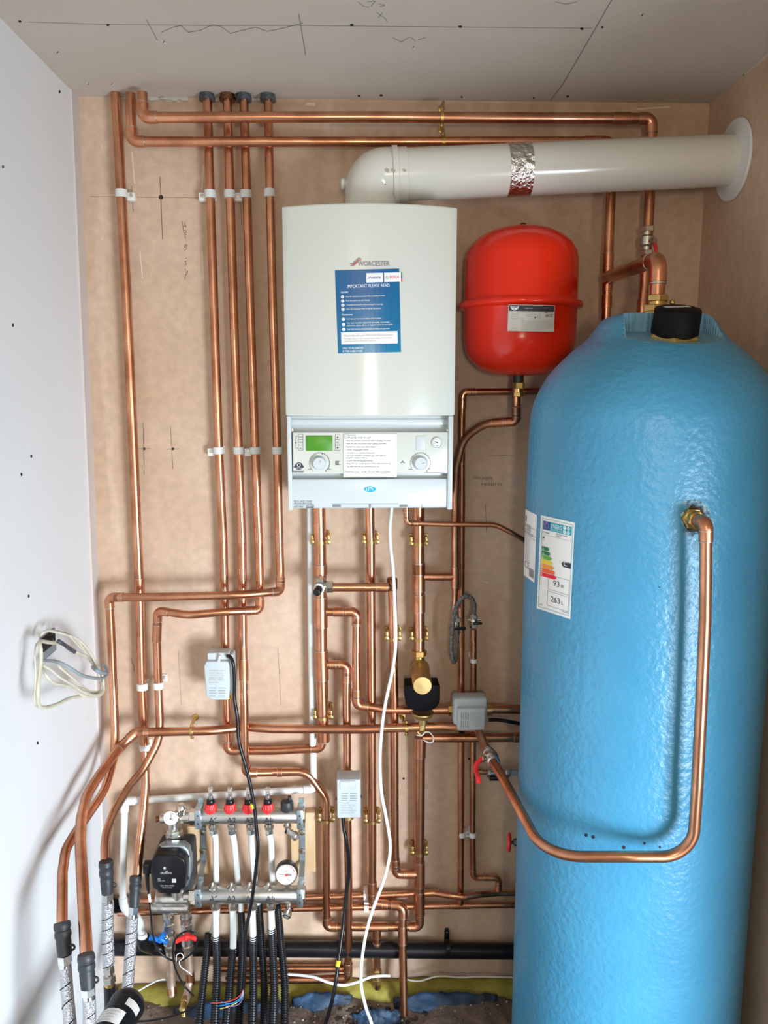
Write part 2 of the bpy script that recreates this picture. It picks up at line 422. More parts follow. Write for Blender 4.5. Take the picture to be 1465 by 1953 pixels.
# uneven concrete floor with a broken hollow round the riser
def fz(x, y):
    z = .006*math.sin(x*19+y*7)+.004*math.sin(x*43-y*31)+.003*math.sin(x*83+y*61)
    hx, hy = x-.045, y-2.06
    z -= .05*math.exp(-(hx*hx/.007+hy*hy/.003))
    z -= .030*max(0, (y-2.10)/.10)**1.5 if y > 2.10 else 0
    return z
mb = MB(); nx, ny = 120, 110; vs = []
for j in range(ny+1):
    y = -1.3+3.5*(1-(1-j/ny)**1.6)
    for i in range(nx+1):
        x = -.9+2.6*i/nx; vs.append((x, y, fz(x, y)))
mb.add(vs, [(j*(nx+1)+i, j*(nx+1)+i+1, (j+1)*(nx+1)+i+1, (j+1)*(nx+1)+i) for j in range(ny) for i in range(nx)])
floor = struct('floor', mb, 'concrete', 60)
# marks on the walls and ceiling
def mback(px, py): return W(px, py, YB-.0006)
mb = MB()
mb.disc(307, 376, 4.3, mback, 0, n=14); mb.disc(275, 856, 2.6, mback, 0, n=10); mb.disc(330, 856, 2.6, mback, 0, n=10)
for q in ((668, 1508, 2), (1030, 870, 1.4), (895, 1447, 2.3), (770, 1485, 2.2)): mb.disc(*q[:2], q[2], mback, 0, n=8)
obj('drill_holes', mb, 'mark_dark', wall_back, 0)
mb = MB()
for st, wd in (([(305, 337), (307, 380), (310, 456)], 1.3), ([(172, 375), (268, 376), (380, 377)], .7), ([(251, 355), (254, 403)], .8),
               ([(264, 856), (288, 856)], .9), ([(273, 806), (275, 905)], .8), ([(318, 857), (342, 856)], .9), ([(325, 815), (330, 895)], .8),
               ([(458, 375), (462, 440)], .9), ([(926, 1000), (928, 1010)], .8), ([(926, 960), (928, 1015)], .7), ([(249, 1255), (255, 1270), (256, 1281)], 1.0), ([(530, 1235), (536, 1345)], .5),
               ([(930, 870), (980, 868)], .5), ([(340, 1240), (346, 1345)], .4)):
    mb.stroke(st, wd, mback)
# handwriting on the wall
for st in ([(347, 422), (349, 432), (350, 441)], [(352, 424), (355, 434)], [(349, 432), (355, 431)], [(350, 441), (354, 439), (356, 442), (353, 445), (350, 443)],
           [(350, 447), (356, 447)], [(353, 447), (354, 456)], [(352, 468), (356, 466), (357, 470), (353, 472), (352, 468)], [(352, 478), (357, 473)],
           [(353, 493), (357, 492)], [(352, 499), (357, 497)], [(354, 498), (355, 505)], [(352, 505), (357, 504)], [(353, 513), (354, 516)],
           [(354, 520), (358, 517), (357, 522), (353, 524)], [(355, 522), (352, 533)]):
    mb.stroke(st, 1.0, mback)
mb.text('Hot supply', 904, 914, 7, mback, wpx=36); mb.text('return', 918, 926, 7, mback, wpx=38)
mb.text('', 930, 900, 7, mback)
obj('pencil_marks', mb, 'pencil', wall_back, 0)
mb = MB()
for st, wd in (([(252, 290), (254, 320), (257, 350)], 3.2), ([(388, 315), (386, 352), (385, 362)], 2.2), ([(267, 480), (272, 530)], 2.2), ([(398, 300), (397, 330)], 1.5),
               ([(386, 480), (388, 535)], 2), ([(585, 198), (600, 199)], 6), ([(318, 190), (342, 191)], 7), ([(1215, 208), (1278, 204)], 3), ([(193, 276), (195, 282)], 2),
               ([(920, 1108), (930, 1111)], 2), ([(194, 452), (195, 458)], 2)):
    mb.stroke(st, wd, mback)
obj('plaster_smears', mb, 'smear', wall_back, 0)
def mceil(px, py): return WZ(px, py, ZC-.0006)
mb = MB()
for x, y, r in ((38, 41, 3), (206, 48, 3), (671, 48, 3.4), (878, 51, 3.4), (1110, 55, 3.4), (1149, 52, 2.6), (685, 183, 3), (727, 182, 3), (881, 185, 2.2), (1083, 184, 3), (1018, 187, 2)):
    mb.disc(x, y, r, mceil, 0, ry=r*.7, n=12)
obj('screw_heads', mb, 'mark_dark', ceiling, 0)
mb = MB()
mb.stroke([(570, 27), (583, 105)], 1.2, mceil)
mb.stroke([(279, 37), (300, 77)], .9, mceil)
mb.stroke([(308, 62), (330, 52), (345, 49), (360, 62), (382, 58), (404, 48), (420, 50), (440, 64), (462, 58), (488, 52), (510, 60), (540, 54), (578, 44)], .9, mceil)
mb.stroke([(54, 42), (200, 47), (400, 49), (570, 49), (800, 51), (1130, 54)], .6, mceil)
mb.stroke([(1167, 0), (1122, 78), (1074, 160), (1050, 192)], 1.4, mceil)
for st in ([(684, 4), (692, 12), (704, 14)], [(700, 4), (716, 2), (708, 12)], [(722, 8), (734, 10), (724, 14)], [(718, 24), (736, 36), (738, 42)], [(730, 24), (722, 34)],
           [(748, 72), (766, 80), (782, 70), (792, 78)], [(798, 76), (812, 72)], [(1060, 4), (1080, 8), (1100, 4)]):
    mb.stroke(st, .8, mceil)
obj('pencil_marks', mb, 'ink_grey', ceiling, 0)
mb = MB()
for x, y, a, b in ((312, 80, 10, 6), (110, 100, 8, 6), (168, 160, 5, 5), (213, 160, 5, 5), (788, 90, 9, 5), (1225, 28, 8, 6)):
    mb.stroke([(x-a*.5, y-b*.5), (x, y), (x+a*.4, y+b*.6)], b*.7, mceil)
mb.stroke([(1372, 190), (1420, 145), (1465, 104)], 6, mceil)
obj('filler_dabs', mb, 'filler_pale', ceiling, 0)
def mleft(px, py):
    p = WX(px, py, -.73); return WX(px, py, xl(p.z)+.0008)
mb = MB()
for x, y in ((6, 318), (149, 377), (25, 620), (157, 537), (168, 830), (175, 725), (41, 905), (182, 983), (55, 1137), (72, 1417), (189, 1107), (196, 1230), (205, 1440), (60, 870), (114, 175)):
    mb.disc(x, y, 1.7, mleft, 0, ry=3.2, n=10)
obj('screw_heads', mb, 'mark_dark', wall_left, 0)
# broken plaster at the ceiling where the pipes pass, and lumps of filler
mb = MB(); random.seed(3)
for k in range(34):
    x = 228+k*8.6+random.uniform(-3, 3)
    if 352 < x < 380: continue
    p = W(x, 187+random.uniform(-2, 2), YB-.008); s_ = random.uniform(.006, .014)
    mb.ball((p.x, YB-.004, ZC-.003), s_, 0, 8, (1, .45, random.uniform(.3, .7)))
o = obj('plaster_crumbs', mb, 'seam_fill', ceiling, 30)

# ================================================================== boiler
BXL, BXR, BZT, BZM, BZB = -.1745, .2235, 2.199, 1.730, 1.503
BXC = (BXL+BXR)/2; BHW = (BXR-BXL)/2
def bfront(x): 
    t = min(1, abs(x-BXC)/BHW); return 1.900-.045*(1-t*t)
def mboil(off):
    def f(px, py):
        Y = 1.87
        for _ in range(5): Y = bfront(W(px, py, Y).x)
        return W(px, py, Y-off)
    return f
boiler = thing('boiler', 'large white wall-hung gas boiler with a blue notice stuck on its front', 'boiler', (BXC, YB-.005, BZB))
mb = MB(); n = 24
out = [(BXL+2*BHW*i/n, bfront(BXL+2*BHW*i/n), BZM) for i in range(n+1)]+[(BXR, YB-.012, BZM), (BXL, YB-.012, BZM)]
mb.prism(out, (0, 0, BZT-BZM), bev=.004); obj('front_case', mb, 'enamel', boiler, 20)
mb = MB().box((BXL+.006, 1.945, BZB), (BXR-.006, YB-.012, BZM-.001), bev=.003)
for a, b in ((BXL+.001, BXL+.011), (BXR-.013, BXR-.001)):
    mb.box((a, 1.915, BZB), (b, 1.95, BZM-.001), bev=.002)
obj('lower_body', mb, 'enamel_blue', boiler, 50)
PY = 1.918
def mpan(off): return lambda px, py: W(px, py, PY-off)
def pbox(x0, y0, x1, y1, ya, yb, m, name, par, bev=.002):
    a = W(x0, y1, ya); b = W(x1, y0, ya)
    return obj(name, MB().box((a.x, ya, a.z), (b.x, yb, b.z), bev=bev), m, par, 50)
fas = pbox(559, 824, 855, 904, PY, 1.95, 'enamel', 'fascia_panel', boiler)
pbox(654, 826, 758, 911, PY-.002, 1.94, 'enamel', 'centre_cover', boiler, .003)
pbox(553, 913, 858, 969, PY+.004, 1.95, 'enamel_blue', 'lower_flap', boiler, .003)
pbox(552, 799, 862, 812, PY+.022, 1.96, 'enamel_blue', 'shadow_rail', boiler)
mb = MB()
for x0, x1 in ((635, 650), (763, 777)):
    a = W(x0, 967, PY+.003); b = W(x1, 963, PY+.003); mb.box((a.x, PY+.002, a.z), (b.x, PY+.01, b.z))
a = W(705, 970, PY+.003); b = W(707.5, 962, PY+.003); mb.box((a.x, PY+.001, a.z), (b.x, PY+.01, b.z))
mb.stroke([(632, 961), (760, 961)], .8, mpan(-.0035)); mb.stroke([(805, 960), (805, 970)], .8, mpan(-.0035))
obj('latch_slot', mb, 'ink_grey', boiler)
for px in (558, 854):
    p = W(px, 820, 1.943); obj('screw', MB().cyl(p, p-V((0, .006, 0)), .0035, 12), 'nickel', boiler)
# display
pbox(584, 831, 634, 860, PY-.003, PY+.005, 'lcd', 'display', boiler, .001)
mb = MB()
f = mpan(.0012)
for y0, y1 in ((828, 838), (838, 849), (849, 859)):
    for x0, x1 in ((569, 578), (639.5, 648.5)):
        for st in ([(x0, y0), (x1, y0)], [(x1, y0), (x1, y1)], [(x1, y1), (x0, y1)], [(x0, y1), (x0, y0)]): mb.stroke(st, .5, f)
mb.stroke([(568, 832), (564.5, 832), (564.5, 855), (568, 855)], .5, f)
mb.text('menu', 570.5, 834.5, 2.5, f); mb.text('reset', 570.5, 845, 2.5, f); mb.text('ok', 571.5, 856, 3, f)
mb.add([f(562.5, 844), f(566.5, 844), f(564.5, 847)], [(0, 1, 2)])
mb.add([f(642, 835.5), f(646, 835.5), f(644, 832)], [(0, 1, 2)]); mb.add([f(642, 852.5), f(646, 852.5), f(644, 856)], [(0, 1, 2)]); mb.text('ok', 641.5, 845.5, 3, f)
# scales round the knobs
for cx, cy in ((609.5, 883), (802, 883)):
    for k in range(26):
        a = math.radians(232-k*284/25); r0 = 19.2; wd = .4+.9*k/25
        mb.stroke([(cx+r0*math.cos(a), cy-r0*math.sin(a)), (cx+(r0+1)*math.cos(a), cy-(r0+1)*math.sin(a))], wd*1.4, f)
        a2 = math.radians(232-(k+1)*284/25)
        if k < 25: mb.stroke([(cx+19*math.cos(a), cy-19*math.sin(a)), (cx+19*math.cos(a2), cy-19*math.sin(a2))], .35, f)
    mb.text('min', cx-22, cy+13.5, 3.2, f); mb.text('max', cx+15, cy+13.5, 3.2, f)
mb.disc(615, 865.5, 1.1, f)
for k in range(3): mb.stroke([(640.5+k*2.4, 880), (640.5+k*2.4, 886)], 1.2, f)
mb.stroke([(640, 880), (648, 880)], .7, f); mb.stroke([(640, 886.3), (649, 886.3)], .7, f)
mb.stroke([(765, 883), (768, 881), (772, 883)], 1.2, f); mb.stroke([(768, 881), (768, 878.5)], 1, f)
mb.text('www.worcester-bosch.co.uk', 810, 902, 3.1, f, wpx=39)
# round approval emblem
mb.add([f(x, y) for x, y in ((560, 891), (565, 884), (570, 881.5), (576, 884), (580, 891), (573, 895.5), (567, 895.5))], [tuple(range(7))])
mb.stroke([(560, 898.5), (580, 898.5)], .7, f)
obj('printed_symbols', mb, 'ink', fas, 0)
mb = MB(); g = mpan(.0016); mb.disc(570, 887, 3.4, g); mb.text('SERVICE', 563.5, 893.6, 2.2, g, wpx=13)
obj('emblem_detail', mb, 'ink_white', fas, 0)
mb = MB(); mb.disc(570, 887, 2.4, mpan(.002)); mb.text('BENCHMARK', 561, 901.5, 2, f, wpx=19); obj('emblem_centre', mb, 'ink', fas, 0)
for cx, cy, ang in ((609.5, 883, 62), (802, 883, 8)):
    p = W(cx, cy, PY); mb = MB(); r = K(13, PY)
    mb.lathe([(r*1.13, 0), (r*1.13, .002), (r, .003), (r*.93, .014), (r*.84, .016), (0, .016)], p+V((0, .001, 0)), (0, -1, 0), 32)
    kn = obj('control_knob', mb, 'plastic_grey', boiler, 40)
    a = math.radians(ang); q = p+V((0, -.0152, 0)); d = V((math.cos(a), 0, math.sin(a))); s_ = V((-d.z, 0, d.x))
    mb = MB(); mb.add([q+d*K(2, PY)+s_*K(.6, PY), q+d*K(7, PY)+s_*K(.6, PY), q+d*K(7, PY)-s_*K(.6, PY), q+d*K(2, PY)-s_*K(.6, PY)], [(0, 1, 2, 3)])
    obj('pointer_mark', mb, 'ink_grey', kn, 0)
# blanking plate and pressure gauge
pbox(793.5, 831, 812, 859, PY-.0015, PY+.004, 'plastic_grey', 'blanking_plate', boiler, .001)
p = W(834, 844.5, PY); r = K(10.8, PY); mb = MB().lathe([(r, 0), (r, .004), (r*.82, .005), (r*.8, .003)], p, (0, -1, 0), 32)
ga = obj('pressure_gauge', mb, 'plastic_grey', boiler)
obj('dial', MB().disc(834, 844.5, 8.5, mpan(.0034), n=28), 'paper', ga, 0)
mb = MB(); g = mpan(.0040)
for k in range(11):
    a = math.radians(225-27*k); mb.stroke([(834+6*math.cos(a), 844.5-6*math.sin(a)), (834+8*math.cos(a), 844.5-8*math.sin(a))], .6, g)
mb.stroke([(829.5, 842), (836, 845.5)], 1.1, g); mb.disc(834, 844.5, 1.5, g); mb.text('bar', 832, 851, 2.6, g)
obj('needle', mb, 'ink', ga, 0)
# centre notice
nt_ = MB().rect(656, 827.5, 757, 908, mpan(.0026)); nt_ = obj('notice_sticker', nt_, 'paper', boiler, 0)
mb = MB(); g = mpan(.0032)
mb.text('NOTICE:', 665, 832, 3, g, wpx=14); mb.text('PLEASE CHECK LIST', 665, 836.5, 3.6, g, wpx=43)
for st in ([(657.5, 828.5), (664, 828.5), (664, 836), (657.5, 836), (657.5, 828.5)],): mb.stroke(st, .5, g)
mb.text('i', 660, 834.6, 5, g)
for y, tx, wd in ((842, 'Read the technical instructions before installing the boiler', 85), (847.5, 'Read the user instructions before lighting the boiler', 76),
                  (853.5, 'Flushed the system and added inhibitor', 57), (859, 'Correct CH & gas pipes correctly', 42), (865, 'Correctly wired electrical connections', 54),
                  (870.5, 'Correctly terminated condensate pipe, with regard to', 75), (874.5, 'possible freezing conditions', 40), (880, 'Correct inlet working gas pressure', 50),
                  (885.5, 'Shown the user correct operation of the boiler and controls', 84), (891, 'This label must only be removed by the user', 63)):
    mb.text(tx, 661, y, 3.0, g, wpx=wd)
    if y != 874.5: mb.disc(658.6, y-1, .6, g, n=8)
mb.text('Protective cover - to be removed after installation.', 657.5, 901, 3.5, g, wpx=88, bold=.01)
obj('notice_lettering', mb, 'ink', nt_, 0)
mb = MB(); g = mpan(-.0025)
for y, tx, wd in ((957, 'REF: 24i - 28 kW / 7 736 900', 34), (960.6, 'Worcester, Bosch Group', 34), (964.2, 'Cotswold Way,', 22), (967.8, 'WR4 9SW', 18)): mb.text(tx, 561, y, 2.8, g, wpx=wd)
for st in ([(585, 963), (598, 963), (598, 968.5), (585, 968.5), (585, 963)],): mb.stroke(st, .8, g)
mb.text('CE 0085', 586.2, 967.6, 3.2, g, wpx=11)
obj('data_print', mb, 'ink', boiler, 0)
p = W(706, 933, PY+.004); mb = MB(); mb.lathe([(1, 0), (.93, .25), (.0, .3)], (0, 0, 0), (0, -1, 0), 28)
mb.v = [V((q.x*K(11.5, PY), q.y*.01, q.z*K(5.6, PY)))+p for q in mb.v]; ind = obj('logo_badge', mb, 'lamp_blue', boiler)
mb = MB().text('i', 702.6, 936.5, 8, mpan(.0002), bold=.02).stroke([(709, 931), (711, 935)], 1, mpan(.0002)).stroke([(698, 930), (700, 936)], 1, mpan(.0002)); obj('badge_mark', mb, 'ink_white', ind, 0)
# raised badge lettering
f = mboil(.0008); g = mboil(.0022)
mb = MB().text('WORCESTER', 683.5, 507.5, 9.6, g, wpx=60, bold=.045)
mb.stroke([(668, 502.5), (673, 503), (680, 496.5), (685, 492.5), (689, 493.5)], 1.6, g); mb.stroke([(669, 507), (674, 507), (684, 498)], 1.5, g)
obj('badge_lettering', mb, 'ink_grey', boiler, 0)
mb = MB().stroke([(672, 506.5), (679, 501), (685, 496.2), (689, 496.5)], 1.3, g); obj('badge_swoosh', mb, 'ink_red', boiler, 0)
# blue notice on the case
q4 = [(639, 515.5), (761.5, 512.3), (765, 671.5), (645, 674)]
st = obj('blue_notice', MB().patch(q4, f, 12, 2), 'sticker_blue', boiler, 0)
def mq(m_):      # unit coordinates inside the tilted notice -> surface; (0..122, 0..159)
    def h(u, v):
        a = u/122; b = v/159
        x = (q4[0][0]*(1-a)+q4[1][0]*a)*(1-b)+(q4[3][0]*(1-a)+q4[2][0]*a)*b
        y = (q4[0][1]*(1-a)+q4[1][1]*a)*(1-b)+(q4[3][1]*(1-a)+q4[2][1]*a)*b
        return m_(x, y)
    return h
g1 = mq(mboil(.0013)); g2 = mq(mboil(.0019))
for q in ((59, 7, 91, 25, 4), (93, 7, 125, 25, 4), (7, 119, 116, 142, 10)): obj('white_box', MB().rect(*q[:4], g1, 0, q[4]), 'paper', st, 0)
mb = MB(); mb.text('IMPORTANT PLEASE READ', 22, 34.5, 6.6, g1, wpx=81, bold=.004); mb.text('Installer', 10, 44, 4, g1, wpx=14, bold=.03); mb.text('Homeowner', 10, 87, 4, g1, wpx=21, bold=.03)
for y in (51, 59, 67, 75, 94, 104, 113.5): mb.disc(12.5, y, 3.1, g1)
for y, tx, wd in ((52, 'Read the technical instructions before installing the boiler', 75), (60, 'Flush the system and add inhibitor', 46), (68, 'Complete benchmark commissioning & service log', 70),
                  (76, 'Show the homeowner how to operate the controls', 67), (95, 'Read the user instructions before using the boiler', 67),
                  (102.6, 'Your boiler should be registered by the installer. If you believe', 82), (107, 'otherwise, please call us or register online at worcester', 88),
                  (114.8, 'Your boiler must be serviced annually to validate your guarantee', 82)): mb.text(tx, 19, y, 3.1, g1, wpx=wd)
mb.text('ONLY TO BE REMOVED', 9, 151.5, 4.2, g1, wpx=41, bold=.02); mb.text('BY THE HOMEOWNER', 9, 157.4, 4.2, g1, wpx=39, bold=.02)
obj('notice_lettering', mb, 'ink_white', st, 0)
mb = MB(); mb.text('Need help with your Worcester Bosch product?', 13, 127.5, 4.3, g2, wpx=95); mb.text('For help and advice, to watch easy step-by-step videos, to service, repair,', 13, 132.5, 2.9, g2, wpx=92)
mb.text('and lots more visit our website', 13, 137, 2.9, g2, wpx=62)
obj('help_lettering', mb, 'ink_light', st, 0)
mb = MB(); mb.text('WORCESTER', 67.5, 17.6, 3.4, g2, wpx=19, bold=.03); mb.stroke([(62, 17), (64, 16), (67, 14)], .9, g2)
for y in (51, 59, 67, 75, 94, 104, 113.5): mb.text('i', 12, y+1.4, 3.6, g2, bold=.04)
obj('dark_lettering', mb, 'sticker_navy', st, 0)
mb = MB().text('BOSCH', 104, 18, 5, g2, wpx=17, bold=.04); mb.rect(125, 19, 127.5, 25, g1); obj('red_lettering', mb, 'ink_red', st, 0)
mb = MB().torus((0, 0, 0), (0, 0, 1), .1, .1); mb = MB()
for k in range(16):
    a, b = 2*PI*k/16, 2*PI*(k+1)/16
    mb.stroke([(98.5+2.7*math.cos(a), 16.3+2.7*math.sin(a)), (98.5+2.7*math.cos(b), 16.3+2.7*math.sin(b))], .6, g2)
mb.stroke([(97.5, 14.8), (97.5, 17.8)], .6, g2); mb.stroke([(99.5, 14.8), (99.5, 17.8)], .6, g2); obj('emblem_ring', mb, 'ink_light', st, 0)
obj('colour_tab', MB().rect(125, 7, 127.5, 13, g1), 'ink_green', st, 0); obj('colour_tab', MB().rect(125, 13, 127.5, 19, g1), 'eu_blue', st, 0)

# ================================================================== flue
fl = thing('boiler_flue', 'wide white flue pipe running from the boiler top to the right wall', 'flue pipe', (.03, 2.03, BZT))
FA = W(757, 334, 2.03); FB = W(1409, 305.5, 2.03); FB.y = 2.03; FB.x = XR-.001
fd = (FB-FA).normalized(); R1 = .0605
cx = W(708, 385, 2.03).x
mb = MB(); E0 = V((cx, 2.03, BZT)); E1 = V((cx, 2.03, FA.z-.001))
path, _ = fillet([E0, E1, FA+fd*.005], [0, .075, 0], n=14)
mb.tube(path, R1*1.03, 36); elbow = obj('flue_elbow', mb, 'enamel_flue', fl)
mb = MB().lathe([(R1*1.12, 0), (R1*1.14, .004), (R1*1.08, .012), (R1*1.03, .014)], E0, (0, 0, 1), 36); obj('base_collar', mb, 'enamel_flue', fl)
mb = MB().lathe([(R1*1.03, -.012), (R1*1.10, -.010), (R1*1.10, .002), (R1*1.03, .004), (R1*1.03, .024), (R1, .026)], FA, fd, 40); obj('joint_collar', mb, 'enamel_flue', fl)
mb = MB().cyl(FA, FB, R1*.985, 48); obj('flue_tube', mb, 'enamel_flue', fl)
mb = MB().lathe([(.0935, 0), (.095, .003), (.092, .007), (.066, .010), (R1, .013)], V((XR-.0005, 2.03, FB.z)), (-1, 0, 0), 48); obj('wall_ring', mb, 'plastic_white', fl)
for px, py in ((739, 326), (751, 326), (772, 326)):
    p = W(px, py, 2.03-R1*1.03); obj('screw', MB().cyl(p+V((0, .003, 0)), p-V((0, .004, 0)), .0042 if px < 760 else .003, 12), 'nickel', fl)
p = W(655, 349, 2.02); mb = MB().cyl(V((p.x-.004, 2.03, p.z)), V((cx-R1*.8, 2.03, p.z)), .011, 16).cyl(V((p.x-.006, 2.03, p.z)), V((p.x+.004, 2.03, p.z)), .014, 12, ch=.002); obj('test_point_cap', mb, 'plastic_white', fl)
mb = MB(); a = W(966, 330, 2.03); b = W(1010, 330, 2.03); ta = FA+fd*((a.x-FA.x)/fd.x); tb = FA+fd*((b.x-FA.x)/fd.x)
mb.lathe([(R1*.99, 0), (R1*1.012, .0005), (R1*1.012, (tb-ta).length-.0005), (R1*.99, (tb-ta).length)], ta, fd, 64)
tape = obj('foil_tape', mb, 'foil', None); tag(tape, 'band of crinkled silver foil tape wrapped round the white flue', 'tape')

# ================================================================== expansion vessel
VC = V((.401, 2.045, 0)); z0 = 1.824; z1 = 2.186
ves = thing('expansion_vessel', 'glossy red expansion vessel hanging between the boiler and blue cylinder', 'expansion vessel', (VC.x, YB-.01, z0))
prof = [(0, z0), (.03, z0+.001), (.07, z0+.006), (.10, z0+.018), (.122, z0+.038), (.134, z0+.062), (.138, z0+.09), (.139, 1.985), (.142, 1.988), (.151, 1.990), (.153, 1.996), (.151, 2.003), (.141, 2.006), (.139, 2.012),
        (.1385, 2.105), (.134, 2.125), (.124, 2.143), (.105, 2.160), (.075, 2.175), (.04, 2.184), (0, 2.186)]
PV = []
for i in range(len(prof)): PV.append(prof[i])
obj('vessel_body', MB().lathe(PV, (VC.x, VC.y, 0), (0, 0, 1), 64), 'red_paint', ves, 60)
def zat(px, py, Y): return W(px, py, Y).z
mb = MB().cyl((VC.x+.002, VC.y, z1-.002), (VC.x+.002, VC.y, z1+.008), .008, 14, ch=.002); obj('valve_cap', mb, 'black_plastic', ves)
mb = MB().cyl((VC.x, VC.y, z0-.018), (VC.x, VC.y, z0+.003), .0135, 18); obj('neck', mb, 'black_soft', ves)
mb = MB().nut((VC.x, VC.y, z0-.016), (VC.x, VC.y, z0-.032), .0165).cyl((VC.x, VC.y, z0-.032), (VC.x, VC.y, z0-.040), .0125, 18).nut((VC.x, VC.y, z0-.040), (VC.x, VC.y, z0-.052), .0150, rot=.4); obj('union', mb, 'brass', ves, 35)
def mves(off):
    def h(px, py):
        d = ray(px, py); R = .139+off
        ox, oy = -VC.x, -VC.y; a = d.x*d.x+d.y*d.y; b = 2*(ox*d.x+oy*d.y); c = ox*ox+oy*oy-R*R
        t = (-b-math.sqrt(max(0, b*b-4*a*c)))/(2*a); return V((0, 0, HC))+d*t
    return h
la = obj('data_label', MB().patch([(970, 580.5), (1058.5, 582.5), (1056.5, 633), (968, 631.5)], mves(.0135), 10, 1), 'paper_grey', ves, 0)
# the label is wrapped over the seam, so it has a small stand-off filled by its own backing
mb = MB().patch([(971, 581.5), (1057, 583.5), (1057, 594.5), (971.2, 592.8)], mves(.0142), 10, 1); obj('label_header', mb, 'ink', la, 0)
g = mves(.015); mb = MB().add([g(x, y) for x, y in ((973.5, 583.5), (990, 583.8), (989, 588), (985, 591), (981, 592.3), (977, 590.5), (974, 587))], [tuple(range(7))])
g = mves(.0148); mb = MB(); mb.add([g(x, y) for x, y in ((973.5, 583.5), (990, 583.8), (989, 588), (985, 591), (981, 592.3), (977, 590.5), (974, 587))], [tuple(range(7))]); mb.text('expansion vessel', 1001, 588.5, 2, g, wpx=15)
obj('label_emblem', mb, 'ink_white', la, 0)
mb = MB(); g2 = mves(.0155); mb.text('ZILMET', 975, 586.8, 3, g2, wpx=14, bold=.05); mb.disc(981, 589.5, 1, g2, n=8); g = mves(.0142)
mb.text('EAC', 1041, 604.5, 5.5, g, wpx=7, bold=.06); mb.text('CE', 1048.5, 604.5, 5.5, g, wpx=6, bold=.03); mb.text('000001 - 10 - 09', 1038.5, 597.4, 2.4, g, wpx=16, bold=.05)
mb.disc(1021, 605.5, 1.7, g, n=8); mb.text('T S', 1025, 606.5, 3, g)
obj('label_marks', mb, 'ink', la, 0)
mb = MB()
for i, (x, y, tx, wd) in enumerate([(976, 596.5, 'TYPE  25 l', 15), (993, 596.5, 'CAPACITY  25 litri', 23), (976, 600.3, 'S/N 1000', 15), (1000, 600.5, '1.5 bar precharge', 16), (1018, 600.8, 'P max 6 bar', 14), (976, 604.5, 'LOT 12', 12), (1006, 604.3, '24/1/17', 8), (976, 608.5, 'made in Italy', 25),
                     (995, 613, 'Read carefully the instruction sheet before installing', 60), (995, 616, 'Leggere attentamente le istruzioni prima di installare', 60), (995, 619, 'Lire attentivement les instructions avant installation', 60), (995, 622, 'Vor dem Einbau die Anleitung sorgfaltig lesen', 60),
                     (995, 626, 'ZILMET SpA Via del Santo 242 Limena Padova Italia', 60), (995, 629, 'www.zilmet.com  tel 049 8840662', 40), (976, 627, 'see manual', 12)]): mb.text(tx, x, y, 2.2, g, wpx=wd)
obj('label_lettering', mb, 'ink_light', la, 0)

# ================================================================== blue cylinder
CX, CY, CR = .638, 1.747, .2655
cyl = thing('hot_water_cylinder', 'tall bright blue foam-coated hot water cylinder standing in the right corner', 'hot water cylinder', (CX, CY, 0))
ctr = [(CR, 0.0), (CR, 1.60), (CR*.995, 1.66), (.2625, 1.705), (.259, 1.745), (.250, 1.775), (.238, 1.800), (.222, 1.825), (.200, 1.850), (.175, 1.874), (.150, 1.894), (.134, 1.912), (.122, 1.930), (.108, 1.943), (.090, 1.9495), (.05, 1.951), (0.0, 1.951)]
path = [V((a, 0, b)) for a, b in ctr]; dense = smoothpath(path[1:], 5)
prof = [(CR, z*.08) for z in range(0, 20)]+[(q.x, q.z) for q in dense]
capB = W(1286, 640, 1.640); capT = W(1290, 600, 1.655)
capax = V((0, -math.sin(math.radians(15)), math.cos(math.radians(15))))
bm = bmesh.new(); seg = 168; rings = []
fine = []
for i in range(len(prof)-1):
    a, b = prof[i], prof[i+1]; m_ = 1 if b[1] < 1.75 else 3
    for k in range(m_): fine.append((a[0]+(b[0]-a[0])*k/m_, a[1]+(b[1]-a[1])*k/m_))
fine.append((0.0004, prof[-1][1]))
pl_o = capB - capax*.004
mb = MB(); vs = []; cutv = []
for (r, z) in fine:
    for k in range(seg):
        a = 2*PI*k/seg; q = V((CX+r*math.cos(a), CY+r*math.sin(a), z))
        bulge = 0
        d = V((q.x-capB.x, q.y-capB.y)); 
        if (abs(d.x) < .105-.25*max(0, d.y+.02) or False) and d.y < .062 and z > 1.7 and (q-pl_o).dot(capax) > 0:
            q.z -= (q-pl_o).dot(capax)/capax.z; cutv.append(True)
        else: cutv.append(False)
        vs.append(q)
nr = len(fine)
fs = []; mi = []
for i in range(nr-1):
    for k in range(seg):
        q = (i*seg+k, i*seg+(k+1) % seg, (i+1)*seg+(k+1) % seg, (i+1)*seg+k); fs.append(q)
        mi.append(1 if any(cutv[t] for t in q) else 0)
b0 = len(mb.v); mb.v = vs; mb.f = [list(q) for q in fs]; mb.m = mi
mb.f.append([k for k in range(seg)]); mb.m.append(0); mb.f.append([(nr-1)*seg+k for k in range(seg)]); mb.m.append(0)
obj('foam_jacket', mb, ['blue_foam', 'foam_cut'], cyl, 50)
def mcyl(off):
    def h(px, py):
        d = ray(px, py); R = CR+off
        ox, oy = -CX, -CY; a = d.x*d.x+d.y*d.y; b = 2*(ox*d.x+oy*d.y); c = ox*ox+oy*oy-R*R
        t = (-b-math.sqrt(max(0, b*b-4*a*c)))/(2*a); return V((0, 0, HC))+d*t
    return h
